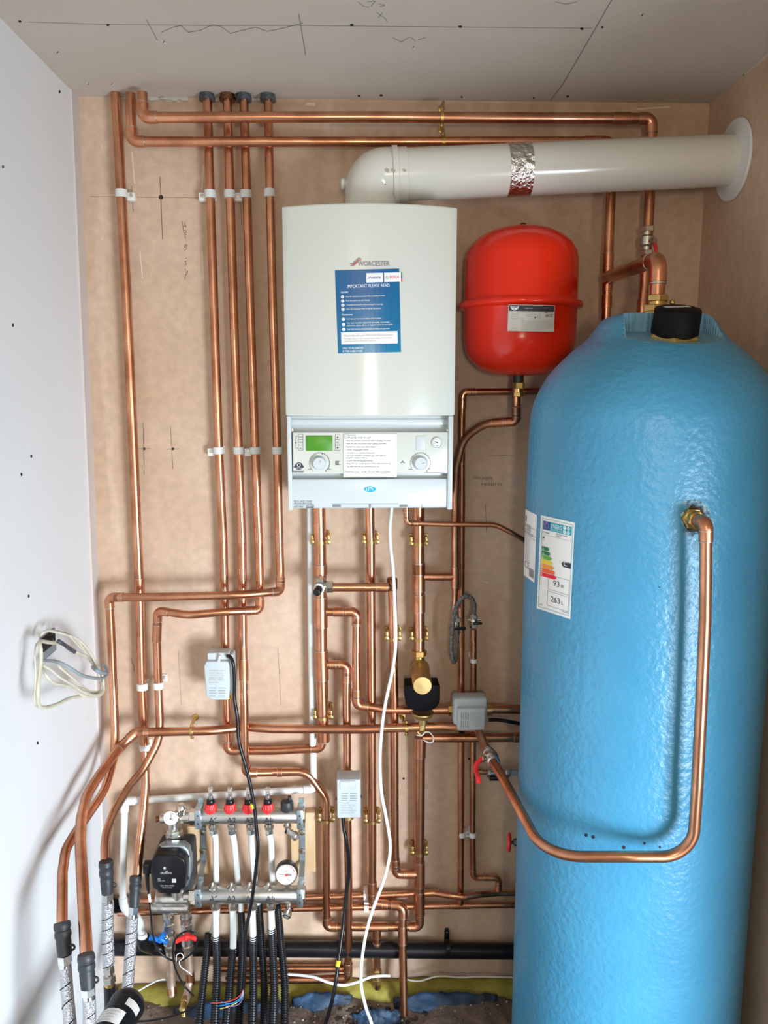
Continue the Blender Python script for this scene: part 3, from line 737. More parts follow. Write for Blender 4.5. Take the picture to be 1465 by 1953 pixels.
# energy label on the cylinder
e4 = [(1032, 982.5), (1096.5, 997), (1088, 1181), (1023.5, 1160)]
g0 = mcyl(.0008); la = obj('energy_label', MB().patch(e4, g0, 14, 2), 'paper', cyl, 0)
def me(m_, q=e4):
    def h(u, v):
        a = u/100; b = v/250
        x = (q[0][0]*(1-a)+q[1][0]*a)*(1-b)+(q[3][0]*(1-a)+q[2][0]*a)*b
        y = (q[0][1]*(1-a)+q[1][1]*a)*(1-b)+(q[3][1]*(1-a)+q[2][1]*a)*b
        return m_(x, y)
    return h
g = me(mcyl(.0013)); g2 = me(mcyl(.0018)); g3 = me(mcyl(.0022))
def box4(mb, x0, y0, x1, y1, w_, g_, mi=0):
    nseg = 8
    for (a, b) in (((x0, y0), (x1, y0)), ((x1, y0), (x1, y1)), ((x1, y1), (x0, y1)), ((x0, y1), (x0, y0))):
        pts = [(a[0]+(b[0]-a[0])*k/nseg, a[1]+(b[1]-a[1])*k/nseg) for k in range(nseg+1)]; mb.stroke(pts, w_, g_, mi)
mb = MB(); box4(mb, 5, 7, 95, 243, 1.0, g); obj('label_border', mb, 'teal', la, 0)
mb = MB().rect(28, 13, 92, 36, g, 0, 8); obj('banner', mb, 'teal', la, 0)
mb = MB().rect(8, 13, 28, 36, g, 0, 3); obj('flag', mb, 'eu_blue', la, 0)
mb = MB()
for k in range(12): mb.disc(18+5.5*math.cos(k*PI/6), 24.5+7*math.sin(k*PI/6), .9, g2, n=6)
obj('flag_stars', mb, 'yellow', la, 0)
mb = MB(); mb.text('ENERG', 31, 28, 12, g2, wpx=32, bold=.02); mb.text('\u0435\u043d\u0435\u0440\u0433\u0438\u044f \u00b7 \u03b5\u03bd\u03b5\u03c1\u03b3\u03b5\u03b9\u03b1', 31, 33.5, 4, g2, wpx=32)
for x, y in ((71, 19), (82, 19), (71, 30), (82, 30)): mb.disc(x, y, 4.6, g2, ry=4.8)
for k, tx in enumerate('AAB'): mb.text(tx, 9, 90.5+k*11.5, 6, g3)
for k, tx in enumerate('CDEF'): mb.text(tx, 9, 124+k*11.5, 6, g3)
mb.text('C', 73, 117.5, 12, g3, bold=.03); obj('white_lettering', mb, 'ink_white', la, 0)
mb = MB()
for (x, y), tx in zip(((71, 19), (82, 19), (71, 30), (82, 30)), ('Y', 'IJA', 'IE', 'IA')): mb.text(tx, x, y+2.2, 5, g3, align='CENTER')
obj('teal_lettering', mb, 'teal', la, 0)
for k, (m_, L) in enumerate((('green_dark', 22), ('green_dark', 26), ('green_mid', 30), ('yellow', 34), ('orange', 38), ('orange_red', 42), ('label_red', 47))):
    y = 81+k*11.6; mb = MB(); mb.rect(7, y, 7+L-5, y+10, g2, 0, 3); mb.add([g2(2+L, y), g2(7+L, y+5), g2(2+L, y+10)], [(0, 1, 2)]); obj('rating_arrow', mb, m_, la, 0)
mb = MB().rect(72, 107, 94, 121, g2, 0, 3); mb.add([g2(72, 107), g2(66, 114), g2(72, 121)], [(0, 1, 2)]); obj('rating_tag', mb, 'ink', la, 0)
mb = MB(); box4(mb, 30, 152, 92, 190, .6, g); box4(mb, 30, 195, 92, 233, .6, g)
mb.text('93', 45, 177, 15, g, wpx=18, bold=.01); mb.text('W', 67, 177, 9, g, wpx=9); mb.text('263', 40, 220, 15, g, wpx=27, bold=.01); mb.text('L', 72, 220, 9, g)
mb.text('MT 250/60', 8, 45, 4, g, wpx=18); mb.text('Telford Copper Cylinders', 46, 42, 4.4, g, wpx=34); mb.text('Tempest', 46, 47.5, 4.4, g, wpx=14)
mb.stroke([(8, 49+i*0) if False else (8+i*8.4, 50) for i in range(11)], .4, g); box4(mb, 8, 54, 13, 64, .5, g); mb.rect(8.6, 56, 12.4, 59, g); mb.text('2015', 8, 238, 3.5, g); mb.text('812/2013', 76, 238, 3.5, g)
obj('dark_lettering', mb, 'ink', la, 0)
# data label at the left edge of the cylinder
e5 = [(1002.3, 971), (1024.5, 982.5), (1019.5, 1112), (999.0, 1096.5)]
la2 = obj('data_label', MB().patch(e5, g0, 14, 2), 'paper', cyl, 0); g = me(mcyl(.0013), e5)
mb = MB(); mb.text('CYLINDER', 0, 76, 26, g, wpx=50); mb.text('HOT WATER UNIT', 0, 92, 14, g, wpx=70)
for y in (58, 84, 96): mb.stroke([(8*k, y) for k in range(13)], 1.2, g)
for k in range(9): mb.stroke([(50+k*4.6, 208), (50+k*4.6, 238)], 2.2 if k % 3 else 3.2, g)
mb.text('CE', 6, 216, 26, g, bold=.03); mb.rect(2, 22, 12, 44, g)
obj('label_lettering', mb, 'ink_grey', la2, 0)
mb = MB()
for k in range(11): mb.text('Working pressure 3 bar', 6, 108+k*8, 8, g, wpx=46-(k*7) % 17)
obj('small_lettering', mb, 'ink_light', la2, 0)
# torn foam round the outlet and small vent holes
random.seed(5)
def blob(cx_, cy_, rx, ry, off, n_=26, jag=.15, th=.004):
    g_ = mcyl(off); h_ = mcyl(off-th); mbb = MB(); pts = []
    for k in range(n_):
        a = 2*PI*k/n_; j = 1+random.uniform(-jag, jag); pts.append((cx_+rx*j*math.cos(a), cy_+ry*j*math.sin(a)))
    c_ = mbb.add([g_(cx_, cy_)]+[h_(*p_) for p_ in pts], [(0, 1+k, 1+(k+1) % n_) for k in range(n_)]); return mbb
mb = MB(); mb.v = []; b1 = blob(1328, 990, 30, 33, .004); obj('torn_foam', b1, 'foam_torn', cyl, 40)
b1 = blob(1322, 958, 46, 10, .0025, jag=.3); obj('torn_foam', b1, 'foam_torn', cyl, 40)
b1 = blob(1330, 1042, 16, 16, .003, jag=.2); obj('foam_patch', b1, 'foam_cut', cyl, 40)
b1 = blob(1325, 990, 21, 26, .0062, jag=.08, th=.002); obj('outlet_hole', b1, 'hole_dark', cyl, 40)
mb = MB()
for x, y, r in ((1118, 1593, 3), (1131.5, 1596.5, 3.2), (1190, 1616.5, 3.3), (1229.5, 1608.5, 2.4), (1259, 1616, 2), (1258, 1120, 1.2)):
    mb.disc(x, y, r, mcyl(.0009), n=12)
obj('vent_hole', mb, 'mark_dark', cyl, 0)
mb = MB()
p = mcyl(.003)(1320, 988); nrm = V((p.x-CX, p.y-CY, 0)).normalized()
mb.nut(p-nrm*.008, p+nrm*.010, K(21, 1.48)); mb.cyl(p+nrm*.010, p+nrm*.018, K(16, 1.48), 20); mb.nut(p+nrm*.018, p+nrm*.030, K(18, 1.46), rot=.3)
obj('outlet_boss', mb, 'brass', cyl, 35); OUT = p+nrm*.025
# immersion heater cap
mb = MB().nut(capB-capax*.022, capB+capax*.004, .052, rot=.2); obj('immersion_nut', mb, 'brass', cyl, 30)
cap = MB().lathe([(.0455, .003), (.0465, .006), (.0455, .05), (.0435, .054), (.038, .056), (0, .056)], capB, capax, 48); cap = obj('immersion_cap', cap, 'black_matt', cyl, 40)
M = frame(capax, up=(0, -1, 0)); q = capB+capax*.0565
ex = V((1, 0, 0)); ey = capax.cross(ex).normalized()
def lab(u, v, h=0): return q+ex*u+ey*v+capax*h
c_, s_ = math.cos(.16), math.sin(.16)
rot = lambda u, v, h=0: lab(u*c_-v*s_, u*s_+v*c_+.004, h)
mb = MB(); mb.add([rot(-.028, -.006), rot(.026, -.006), rot(.026, .010), rot(-.028, .010)], [(0, 1, 2, 3)]); l_ = obj('cap_label', mb, 'paper', cap, 0)
mb = MB().text('WARNING', 0, 0, .006, lambda x, y: rot(x-.02, .004-y, .0004)); obj('cap_lettering', mb, 'ink', l_, 0)
# top outlet fitting behind the cap
tf = W(1254, 560, 1.765); tz = 1.953
mb = MB().cyl((tf.x, 1.765, tz-.02), (tf.x, 1.765, tz+.004), .030, 20).nut((tf.x, 1.765, tz+.004), (tf.x, 1.765, tz+.020), .027).cyl((tf.x, 1.765, tz+.020), (tf.x, 1.765, tz+.026), .020, 20).nut((tf.x, 1.765, tz+.026), (tf.x, 1.765, tz+.040), .024, rot=.4)
mb.ball((tf.x+.030, 1.755, tz+.024), .006, 0, 10)
obj('top_boss', mb, 'brass', cyl, 35)

# ================================================================== copper pipes
e = 'e'
G_R = 'long copper risers from the ceiling'
ALLR = {}
def P_(key, *a, **k):
    t, r = pipe(*a, **k); ALLR[key] = (t, r); return t
# risers on the left
P_('P1', 'leftmost copper riser, from ceiling straight down to the fourth black hose connector',
   [(220, 178, A), (225, 250, A), (242, 580, A), (254, 850, A), (265.6, 1112, A), (270, 1310, A), (276, 1424, A), (278, 1496, 2.150), (273, 1551, 2.13), (267, 1604, 2.105), (260, 1690, 2.06)], 17, defr=.3, sleeves=[(266, 1120, A, 4)])
P_('P2', 'copper pipe dropping at the left then running along the lower of two top pipes',
   [(249, 178, B), (250.5, 270, B, e), (700, 270.5, B), (1165, 270, B, e), (1165.5, 360, B), (1159, 520, B), (1155, 640, B)], 17, sleeves=[(1160, 498, B, 3.2), (1155, 575, B, 2.6), (1128, 270, B, 3)],
   tees=[((1158, 530, B), (1254, 500, 1.9), .0150)])
P_('P3', 'copper pipe running along the top of the wall, higher of the two top pipes',
   [(271, 176, B-.03), (272, 224, B-.03, e), (700, 223, B-.03), (1243, 226, B-.02, e), (1243, 275, B-.02), (1240, 363, B-.02), (1236, 440, B-.02), (1228, 554, B-.02), (1222, 640, B-.02)], 18, sleeves=[(1185, 225, B-.02, 3.4), (1225, 585, B-.02, 3)])
P_('P4', 'copper riser with grey valve actuator at its foot, left of the middle four risers',
   [(395, 178, A), (400, 340, A), (408, 580, A), (417, 850, A), (426, 1040, A), (430, 1250, A), (433, 1360, A), (434, 1432, A, e), (520, 1432, A), (612, 1427, A-.005, e), (617, 1395, A-.005)], 15.5, defr=.3)
P_('P5', 'copper riser bending out at the bottom and curving right below the black cable',
   [(433, 178, A), (445, 580, A), (455, 860, A), (462, 1040, A), (464, 1230, A), (466, 1330, 2.13), (467, 1440, 2.13), (470, 1474, 2.14, e), (520, 1473, 2.155), (585, 1472, A-.01, .05), (622, 1522, A-.01, .05), (622, 1600, A-.01), (623, 1768, A-.01, e), (710, 1768, A-.01), (801, 1768, A-.01, e), (800, 1700, A-.01)],
   15.5, defr=.06, sleeves=[(466, 1278, 2.155, 5), (533, 1473, 2.15, 1.2)], tees=[((719, 1768, A-.01), (719, 1800, A-.01))])
P_('P6', 'copper riser turning left above the twin white clips then swooping to the third hose',
   [(465, 178, A), (477, 580, A), (487, 860, A), (494, 1040, A), (496, 1120, A), (496, 1164, 2.15, e), (440, 1166, 2.115), (360, 1173, 2.105), (301, 1165, 2.115, e), (299, 1220, 2.13), (302, 1304, 2.14), (305, 1375, 2.13), (304, 1412, 2.12, .12), (273, 1468, 2.08), (247, 1499, 2.04), (220, 1543, 1.99, .12), (203, 1585, 1.95), (200, 1615, 1.92), (201, 1665, 1.88)],
   15, defr=.10, sleeves=[(299, 1205, 2.13, 4.6), (478, 1161, 2.13, 2.4)])
P_('P7', 'copper riser nearest the boiler, turning far left and down to the leftmost connector',
   [(511, 178, A), (520, 580, A), (529, 860, A), (533, 1040, A), (535, 1090, A), (535, 1128, 2.15, e), (500, 1131, 2.12), (450, 1135, 2.10), (270, 1139, 2.105), (208, 1139, 2.115, e), (211, 1190, 2.12), (216, 1310, 2.125), (219.5, 1400, 2.11), (218, 1445, 2.08, .15), (201, 1504, 2.00), (182, 1534, 1.94), (142, 1591, 1.80, .15), (125, 1621, 1.74), (119, 1665, 1.66), (118, 1785, 1.50)],
   15, defr=.12, sleeves=[(226, 1139, 2.11, 2.2), (533, 1108, A, 1.6)])
P_('A', 'long low copper pipe crossing the risers, its left end bent down to the second connector',
   [(905, 1390, B-.02), (846, 1385, B-.02), (690, 1391, B-.02), (520, 1390, B+.01), (467, 1386, B+.025), (440, 1390, B+.012), (400, 1394, B-.01), (259, 1397, B-.02, e), (233, 1421, B-.04), (212, 1447, 2.04), (187, 1482, 1.96), (165, 1517, 1.88, .15), (155, 1560, 1.80), (153, 1604, 1.72), (156, 1660, 1.62), (166, 1840, 1.42)],
   15, defr=.14, sleeves=[(272, 1396, B-.02, 2.6), (229, 1428, B-.045, 1.5)])
# under the boiler
P_('M1', 'thick copper pipe below the left of the boiler with two side branches',
   [(609, 960, 2.140), (611, 1050, 2.140), (613, 1240, 2.140), (616, 1360, 2.140), (617, 1402, 2.145)], 20.5, tees=[((612, 1167, 2.14), (660, 1167, 2.14), .0103), ((614, 1268, 2.14), (650, 1268, 2.14), .0103)], sleeves=[(611, 1086, 2.14, 1.6), (617, 1406, 2.145, 2.0)])
P_('M1b', 'upper copper branch of the thick pipe, running to the sideways motorised valve',
   [(625, 1167, 2.14), (681, 1167, 2.14, e), (680, 1250, 2.14), (681, 1346, 2.14, e), (705, 1348, 2.14), (740, 1354, 2.14), (800, 1354, 2.14), (862, 1354, 2.14)], 15, sleeves=[(646, 1167, 2.14, 2.2), (682, 1184, 2.14, 2.0), (680, 1322, 2.14, 2)])
P_('M1bb', 'short copper pipe between the motorised valve and blue cylinder, at cable height', [(935, 1353, 2.14), (1150, 1353, 2.14)], 15.5)
P_('M1c', 'copper branch dropping through the lower grey actuator beside the white cable',
   [(626, 1268, 2.14), (662, 1268, 2.14, e), (661, 1330, 2.14), (662, 1420, 2.14), (662, 1500, 2.14), (665, 1700, 2.145), (664, 1866, 2.15, e), (600, 1868, 2.16), (430, 1870, 2.16)], 14, sleeves=[(638, 1268, 2.14, 2.2), (662, 1290, 2.14, 2.6), (664, 1845, 2.15, 2.6)])
P_('M2', 'long copper pipe from the boiler middle, jogging right at the bottom into the floor',
   [(705, 960, 2.15), (707, 1035, 2.15), (709, 1352, 2.155), (710, 1568, 2.155), (710, 1690, 2.155), (710, 1722, 2.155, e), (740, 1726, 2.15), (769, 1728, 2.14, e), (768, 1772, 2.13), (769, 1850, 2.11), (770, 1935, 2.085)], 15.3, sleeves=[(710, 1693, 2.155, 3), (729, 1725, 2.15, 2.6), (768, 1780, 2.135, 4.2)])
P_('M2b', 'copper pipe dropping from the dark capped elbow behind the white cable',
   [(748, 1120, 2.14), (750, 1180, 2.14), (752, 1337, 2.14), (753, 1600, 2.15), (755, 1667, 2.155, e), (798, 1667, 2.155)], 14.7, sleeves=[(781, 1667, 2.155, 2.6), (753, 1648, 2.15, 2.2)])
P_('M2c', 'short horizontal copper pipe with bright highlight between the bypass valve and capped elbow',
   [(622, 1120, 2.10), (742, 1120, 2.10)], 15, sleeves=[(728, 1120, 2.10, 2.4)])
P_('M3', 'copper pipe below the right of the boiler, ending at the brass filter',
   [(799, 960, 2.15), (799, 1040, 2.15), (800, 1245, 2.15)], 19, tees=[((800, 1100, 2.15), (840, 1100, 2.15), .0095)], sleeves=[(799, 1085, 2.15, 2), (800, 1150, 2.15, 3.2)])
P_('M3b', 'copper riser below the brass filter, meeting the U shaped run at the bottom',
   [(802, 1405, 2.15), (801, 1470, 2.155), (800, 1630, 2.158), (800, 1745, 2.158)], 17.5, tees=[((800, 1667, 2.158), (770, 1667, 2.158), .0095)], sleeves=[(801, 1425, 2.15, 4), (800, 1722, 2.158, 5)])
P_('HB', 'horizontal copper pipe from below the brass filter to the blue cylinder', [(806, 1407, 2.145), (900, 1407, 2.145), (1150, 1405, 2.145)], 15, sleeves=[(986, 1406, 2.145, 1.5)])
P_('GAS', 'thin copper pipe looping from under the boiler to behind the blue cylinder',
   [(775, 960, 2.105), (776, 998, 2.105, e), (858, 1000, 2.105), (945, 1001, 2.105, .05), (978, 1017, 2.10), (1020, 1043, 2.115), (1060, 1070, 2.14)], 8.8, sleeves=[(775, 984, 2.105, 3), (789, 999, 2.105, 3)], elbow_scale=1.6)
P_('V1', 'copper pipe curving from below the red vessel down beside the boiler to the filling loop',
   [(985, 738, 2.045), (985, 780, 2.045), (985, 804, 2.06, e), (955, 806, 2.075), (925, 808, 2.09, .10), (885, 835, 2.12, .08), (871, 890, 2.14), (869, 960, 2.15), (869, 1100, 2.15), (869, 1125, 2.15)], 14.5, defr=.10, sleeves=[(985, 783, 2.045, 2.6), (951, 806, 2.078, 3)],
   tees=[((869, 1100, 2.15), (840, 1100, 2.15), .0095)])
P_('V1b', 'thin copper tail below the tee, ending behind the braided loop', [(869, 1120, 2.15), (868, 1145, 2.15), (866, 1165, 2.15)], 9.5)
P_('T', 'short copper link between the boiler pipe and the pipe from the red vessel', [(818, 1100, 2.15), (852, 1100, 2.15)], 13.5)
P_('V2', 'thin copper riser running behind the red vessel connection down to the low pipes',
   [(1060, 746, 2.16), (985, 747, 2.16), (883, 748, 2.16, e), (881, 800, 2.16), (881, 960, 2.165), (880, 1148, 2.17), (880, 1330, 2.17), (880, 1411, 2.17), (879, 1694, 2.17), (878, 1724, 2.17)], 12, sleeves=[(902, 747, 2.16, 1.6), (882, 768, 2.16, 3)])
P_('V3', 'thin copper pipe from the filling loop valve, stepping right near the bottom to the cylinder',
   [(904, 1200, 2.14), (904, 1260, 2.145), (903, 1411, 2.155), (902, 1590, 2.165), (903, 1674, 2.168, e), (952, 1674, 2.168, e), (951, 1703, 2.168)], 10, tees=[((902, 1472, 2.16), (925, 1472, 2.16))], sleeves=[(930, 1674, 2.168, 3), (951, 1690, 2.168, 3)], elbow_scale=1.8)
P_('V3w', 'very short thin copper stub between the riser and gate valve behind the ball valve', [(905, 1471, 2.16), (930, 1473, 2.16)], 9)
P_('HC', 'upper of the two thin low copper pipes behind the manifold',
   [(225, 1719, 2.172), (330, 1718, 2.172), (579, 1713, 2.172), (686, 1709, 2.172), (780, 1705, 2.172), (827, 1703, 2.168), (858, 1708, 2.150), (886, 1711, 2.145), (915, 1706, 2.152), (952, 1703, 2.168), (1150, 1702, 2.168)], 10.5, defr=.06, sleeves=[(822, 1703, 2.168, 5)])
P_('HD', 'lower of the two thin low copper pipes behind the manifold',
   [(225, 1741, 2.172), (560, 1733, 2.172), (700, 1730, 2.172), (868, 1727, 2.172), (1150, 1724, 2.172)], 10.5, sleeves=[(878, 1727, 2.172, 6)])
P_('LOW', 'dusty copper pipe low on the wall just under the black waste pipe', [(410, 1846, 2.17), (560, 1847, 2.17), (657, 1847, 2.165)], 12)
P_('ST', 'short copper drop below the U shaped run ending in a brass coupling', [(719, 1775, A-.01), (719, 1860, A-.012), (720, 1884, A-.012)], 12.5, sleeves=[(719, 1801, A-.01, 1.0)])
mb = MB(); a, b = W(719, 1848, A-.012), W(719, 1878, A-.012)
mb.nut(a, a+(b-a)*.35, .0145); mb.cyl(a+(b-a)*.35, a+(b-a)*.6, .0125, 18); mb.nut(a+(b-a)*.6, a+(b-a)*.9, .0145, rot=.4)
obj('compression_coupling', mb, 'brass_matt', ALLR['ST'][0], 35)
# heavy copper branch onto the cylinder top
p1 = W(1158, 530, B-.01); q2 = V((tf.x, 1.765, 0)); q2.z = W(1262, 494, 1.765).z
path, arcs = fillet([p1, q2, V((tf.x, 1.765, tz+.03))], [0, .026, 0], n=10)
t = thing('copper_pipe', 'thick short copper pipe reaching forward onto the top of the blue cylinder', 'pipe', (tf.x, 1.765, tz+.03))
rr = .0158; obj('tube', MB().tube(path, rr, 20), 'copper', t)
i, sg, a, b = arcs[0]; mb = MB(); pth = [sg[0]+a*.022]+sg+[sg[-1]+b*.022]; mb.tube(pth, rr*1.12, 20)
mb.lathe([(rr*1.0, 0), (rr*1.15, .001), (rr*1.15, .004), (rr, .005)], pth[-1], b, 20, 1); mb.lathe([(rr*1.0, 0), (rr*1.15, .001), (rr*1.15, .003), (rr, .004)], pth[0], a, 20, 1)
obj('elbow', mb, ['fitting', 'solder'], t)
# big loop in front of the cylinder
L = [(1347, 996, 1.425), (1345, 1180, 1.425), (1338, 1340, 1.425), (1330, 1500, 1.425), (1321, 1634, 1.430, .13), (1200, 1634, 1.44), (1040, 1634, 1.50, .15), (960, 1485, 1.80), (935, 1445, 1.92), (917, 1404, 2.06), (908, 1385, 2.12)]
P0 = OUT
Pw = [P0]+[W(*q[:3]) for q in L]; rr = .0112
rad = [0]+[q[3] if len(q) > 3 else (.016 if i == 0 else .1) for i, q in enumerate(L)]
path, arcs = fillet(Pw, rad, n=14)
t = thing('copper_pipe', 'large copper loop pipe hanging in front of the blue cylinder', 'pipe', Pw[6])
obj('tube', MB().tube(path, rr, 24), 'copper', t)
i, sg, a, b = arcs[0]; mb = MB(); pth = [sg[0]+a*.010]+sg+[sg[-1]+b*.020]; mb.tube(pth, rr*1.14, 20)
mb.lathe([(rr, 0), (rr*1.17, .0006), (rr*1.17, .002), (rr, .0026)], pth[-1], b, 20, 1); mb.lathe([(rr, 0), (rr*1.2, .0006), (rr*1.2, .002), (rr, .0026)], sg[-1], b, 20, 1)
obj('elbow', mb, ['fitting', 'solder'], t)

# ceiling collars round the four risers
for x, s_, lb in ((395, 'left of the four'), (434, 'second of the four'), (465, 'third of the four'), (511, 'nearest the boiler')) and ((395, 0, 'first of four middle risers from the left'), (434, 0, 'second of four middle risers from the left'), (465, 0, 'third of four middle risers from the left'), (511, 0, 'riser nearest the boiler')):
    p = W(x, 190, A); mb = MB(); up = V((0, 0, 1)); z = ZC-.001
    mb.lathe([(.0125, -.016), (.020, -.015), (.0205, -.008), (.018, -.007), (.0185, 0)], (p.x, p.y, z), up, 20)
    o = obj('ceiling_collar', mb, 'copper_dark' if x == 434 else 'tape_dark'); tag(o, 'dark collar at the ceiling on the '+lb, 'pipe collar', 'ceiling collars')
# ------------------------------------------------------------------ white clips
def white_clip(px, py, Y, wpx, label, side=0, group='white plastic pipe clips', nm='pipe_clip', hpx=14):
    c = W(px, py, Y); r = rpx(wpx, c); h = K(hpx, Y)
    t = thing(nm, label, 'pipe clip', (c.x, YB-.001, c.z), group)
    mb = MB(); mb.lathe([(r*1.04, -h/2), (r*1.30, -h/2+.0008), (r*1.34, 0), (r*1.30, h/2-.0008), (r*1.04, h/2)], c, (0, 0, 1), 24)
    obj('band', mb, 'plastic_white', t)
    mb = MB().box((c.x-r*.7, c.y+r*1.1, c.z-h*.35), (c.x+r*.7, YB-.003, c.z+h*.35), bev=.001)
    mb.box((c.x-r*1.1, YB-.005, c.z-h*.55), (c.x+r*1.1, YB-.0005, c.z+h*.55), bev=.001); obj('foot', mb, 'plastic_white', t)
    if side:
        x0 = c.x+side*r*1.0; x1 = c.x+side*(r*1.0+K(14, Y)); a, b = min(x0, x1), max(x0, x1)
        obj('side_plate', MB().box((a, c.y+r*.6, c.z-h*.8), (b, YB-.001, c.z+h*.25), bev=.0015), 'plastic_warm', t)
        q = V(((a+b)/2+side*.001, c.y+r*.6, c.z-h*.15)); obj('screw', MB().lathe([(K(3.6, Y), 0), (K(3.2, Y), .002), (0, .0022)], q+V((0, .0005, 0)), (0, -1, 0), 12), 'nickel', t)
    return t
white_clip(231.5, 369, A, 17, 'white clip on the leftmost riser, below the ceiling', 1)
white_clip(401, 370, A, 16, 'white clip at upper level on the first of the four middle risers', -1)
white_clip(438, 370, A, 16, 'white clip at upper level on the second of the four middle risers')
white_clip(469, 370, A, 16, 'white clip at upper level on the third of the four middle risers', -1)
white_clip(514, 368, A, 16, 'white clip at upper level on the riser nearest the boiler')
white_clip(417, 859, A, 15, 'white clip beside the control panel level on the first of the four middle risers', -1)
white_clip(455, 859, A, 15, 'white clip beside the control panel level on the second of the four middle risers')
white_clip(487, 859, A, 15, 'white clip beside the control panel level on the third of the four middle risers', -1)
white_clip(529, 859, A, 15, 'white clip beside the control panel level on the riser nearest the boiler')
white_clip(271.5, 1309, A, 16, 'white clip on the leftmost riser, left of a matching pair', 0)
white_clip(302, 1307, 2.14, 15, 'white clip right of a matching pair, below the left elbow', 0)
white_clip(276, 1425, A, 15, 'white clip on the leftmost riser just below the long low pipe', 0)
white_clip(881, 1591, 2.17, 11, 'small white clip on the left of two thin pipes beside the cylinder', 1, hpx=11)
white_clip(902, 1592, 2.165, 10, 'small white clip on the right of two thin pipes beside the cylinder', 0, hpx=11)
white_clip(904, 1260, 2.145, 10, 'small white clip on the thin pipe above the motorised valve', 0, hpx=9)
def hclip(px, py, Y, label):
    c = W(px, py, Y); r = .0085
    t = thing('pipe_clip', label, 'pipe clip', (c.x, YB-.001, c.z), 'white plastic pipe clips')
    obj('band', MB().lathe([(r, -.007), (r*1.25, -.0065), (r*1.25, .0065), (r, .007)], c, (1, 0, 0), 20), 'plastic_white', t)
    obj('foot', MB().box((c.x-.007, c.y, c.z-.016), (c.x+.007, YB-.001, c.z+.016), bev=.001), 'plastic_white', t)
hclip(698, 1708, 2.172, 'white clip on the upper thin low pipe, behind the white cable'); hclip(699, 1731, 2.172, 'white clip on the lower thin low pipe, behind the white cable')
# ------------------------------------------------------------------ brass saddle clips
def brass_clip(px, py, Y, wpx, label, d='v'):
    c = W(px, py, Y); r = rpx(wpx, c)*1.06
    t = thing('saddle_clip', label, 'pipe clip', (c.x, YB-.001, c.z), 'brass saddle clips')
    mb = MB(); n = 18; h = .0042; pts = []
    ex = r+.013
    for (o1, o2) in ((r, r+.0022),):
        prof = [(-ex, .0), (-r-.003, 0)]+[(-o2*math.cos(PI*k/n), o2*math.sin(PI*k/n)) for k in range(n+1)]+[(r+.003, 0), (ex, 0)]
        inn = [(ex, .0018*-1), (r+.001, -.0018)]+[(o1*math.cos(PI*k/n), o1*math.sin(PI*k/n)) for k in range(n+1)]+[(-r-.001, -.0018), (-ex, -.0018)]
    out = [V((c.x+a, c.y-b, c.z-h)) for a, b in prof+inn]
    mb.prism(out, (0, 0, 2*h)); 
    obj('strap', mb, 'brass_clip', t, 35)
    for s_ in (-1, 1):
        mb = MB(); q = V((c.x+s_*(ex-.006), c.y, c.z+.001))
        mb.cyl(q+V((0, 0, 0)), V((q.x, YB-.001, q.z)), .0035, 12)
        mb.lathe([(.0068, 0), (.0066, .003), (.003, .0045), (0, .0045)], q+V((0, -.0005, .0)), (0, -1, 0), 14)
        mb.lathe([(.0078, 0), (.0072, .002), (.0, .0022)], V((q.x, YB-.012, q.z+.013)), (0, -1, 0), 14)
        mb.box((q.x-.0035, q.y, q.z), (q.x+.0035, YB-.001, q.z+.018), bev=.001)
        so = obj('stand_off', mb, 'brass_clip', t)
        q = V((c.x+s_*(ex-.006), YB-.0142, c.z+.014)); obj('screw', MB().lathe([(.0042, 0), (.0036, .0016), (0, .0018)], q, (0, -1, 0), 12), 'nickel', so)
    return t
brass_clip(611, 1034, 2.140, 19.5, 'brass saddle clip under the boiler on the left thick pipe')
brass_clip(707, 1034, 2.15, 14.5, 'brass saddle clip under the middle of the boiler')
brass_clip(799, 1037, 2.15, 18, 'brass saddle clip under the right of the boiler')
brass_clip(750, 1218, 2.14, 13.5, 'brass saddle clip partly behind the white cable, left of the brass filter')
brass_clip(800, 1218, 2.15, 18, 'brass saddle clip just above the brass filter')
brass_clip(616, 1368, 2.140, 19.5, 'brass saddle clip just above the long low pipe')
brass_clip(622, 1564, 2.158, 15.5, 'brass saddle clip to the left of the lower grey actuator')
brass_clip(710, 1566, 2.155, 14.5, 'brass saddle clip to the right of the lower grey actuator')
brass_clip(800, 1627, 2.158, 16.5, 'brass saddle clip low down on the pipe below the brass filter')
def ring_clip(px, py, Y, wpx, label, base=None):
    c = W(px, py, Y); r = rpx(wpx, c)*1.15
    t = thing('ring_clip', label, 'pipe clip', (c.x, YB-.001, c.z), 'brass ring clips on horizontal pipes')
    obj('ring', MB().lathe([(r, -.0042), (r+.0022, -.004), (r+.0022, .004), (r, .0042)], c, (1, 0, 0), 24), 'brass', t)
    mb = MB().cyl((c.x, c.y, c.z-r-.007), (c.x, c.y, c.z-r+.001), .0036, 12).lathe([(.0052, 0), (.0048, .003), (0, .0035)], (c.x, c.y, c.z-r-.006), (0, 0, -1), 12)
    mb.cyl((c.x, c.y, c.z+r), (c.x, c.y, c.z+r+.008), .004, 12); obj('clamp_screw', mb, 'brass', t)
    b = W(*base) if base else V((c.x, YB-.001, c.z+r+.02))
    mb = MB().tube([V((c.x, c.y, c.z+r+.004)), V((b.x, (c.y+YB)/2, b.z)), V((b.x, YB-.001, b.z))], .004, 10).lathe([(.0095, 0), (.009, .003), (.004, .004), (0, .005)], V((b.x, YB-.001, b.z)), (0, -1, 0), 16)
    obj('wall_plate', mb, 'brass', t)
ring_clip(366, 1394, 2.115, 15, 'brass ring clip on the long low pipe, left of the grey actuator', (373, 1368, YB))
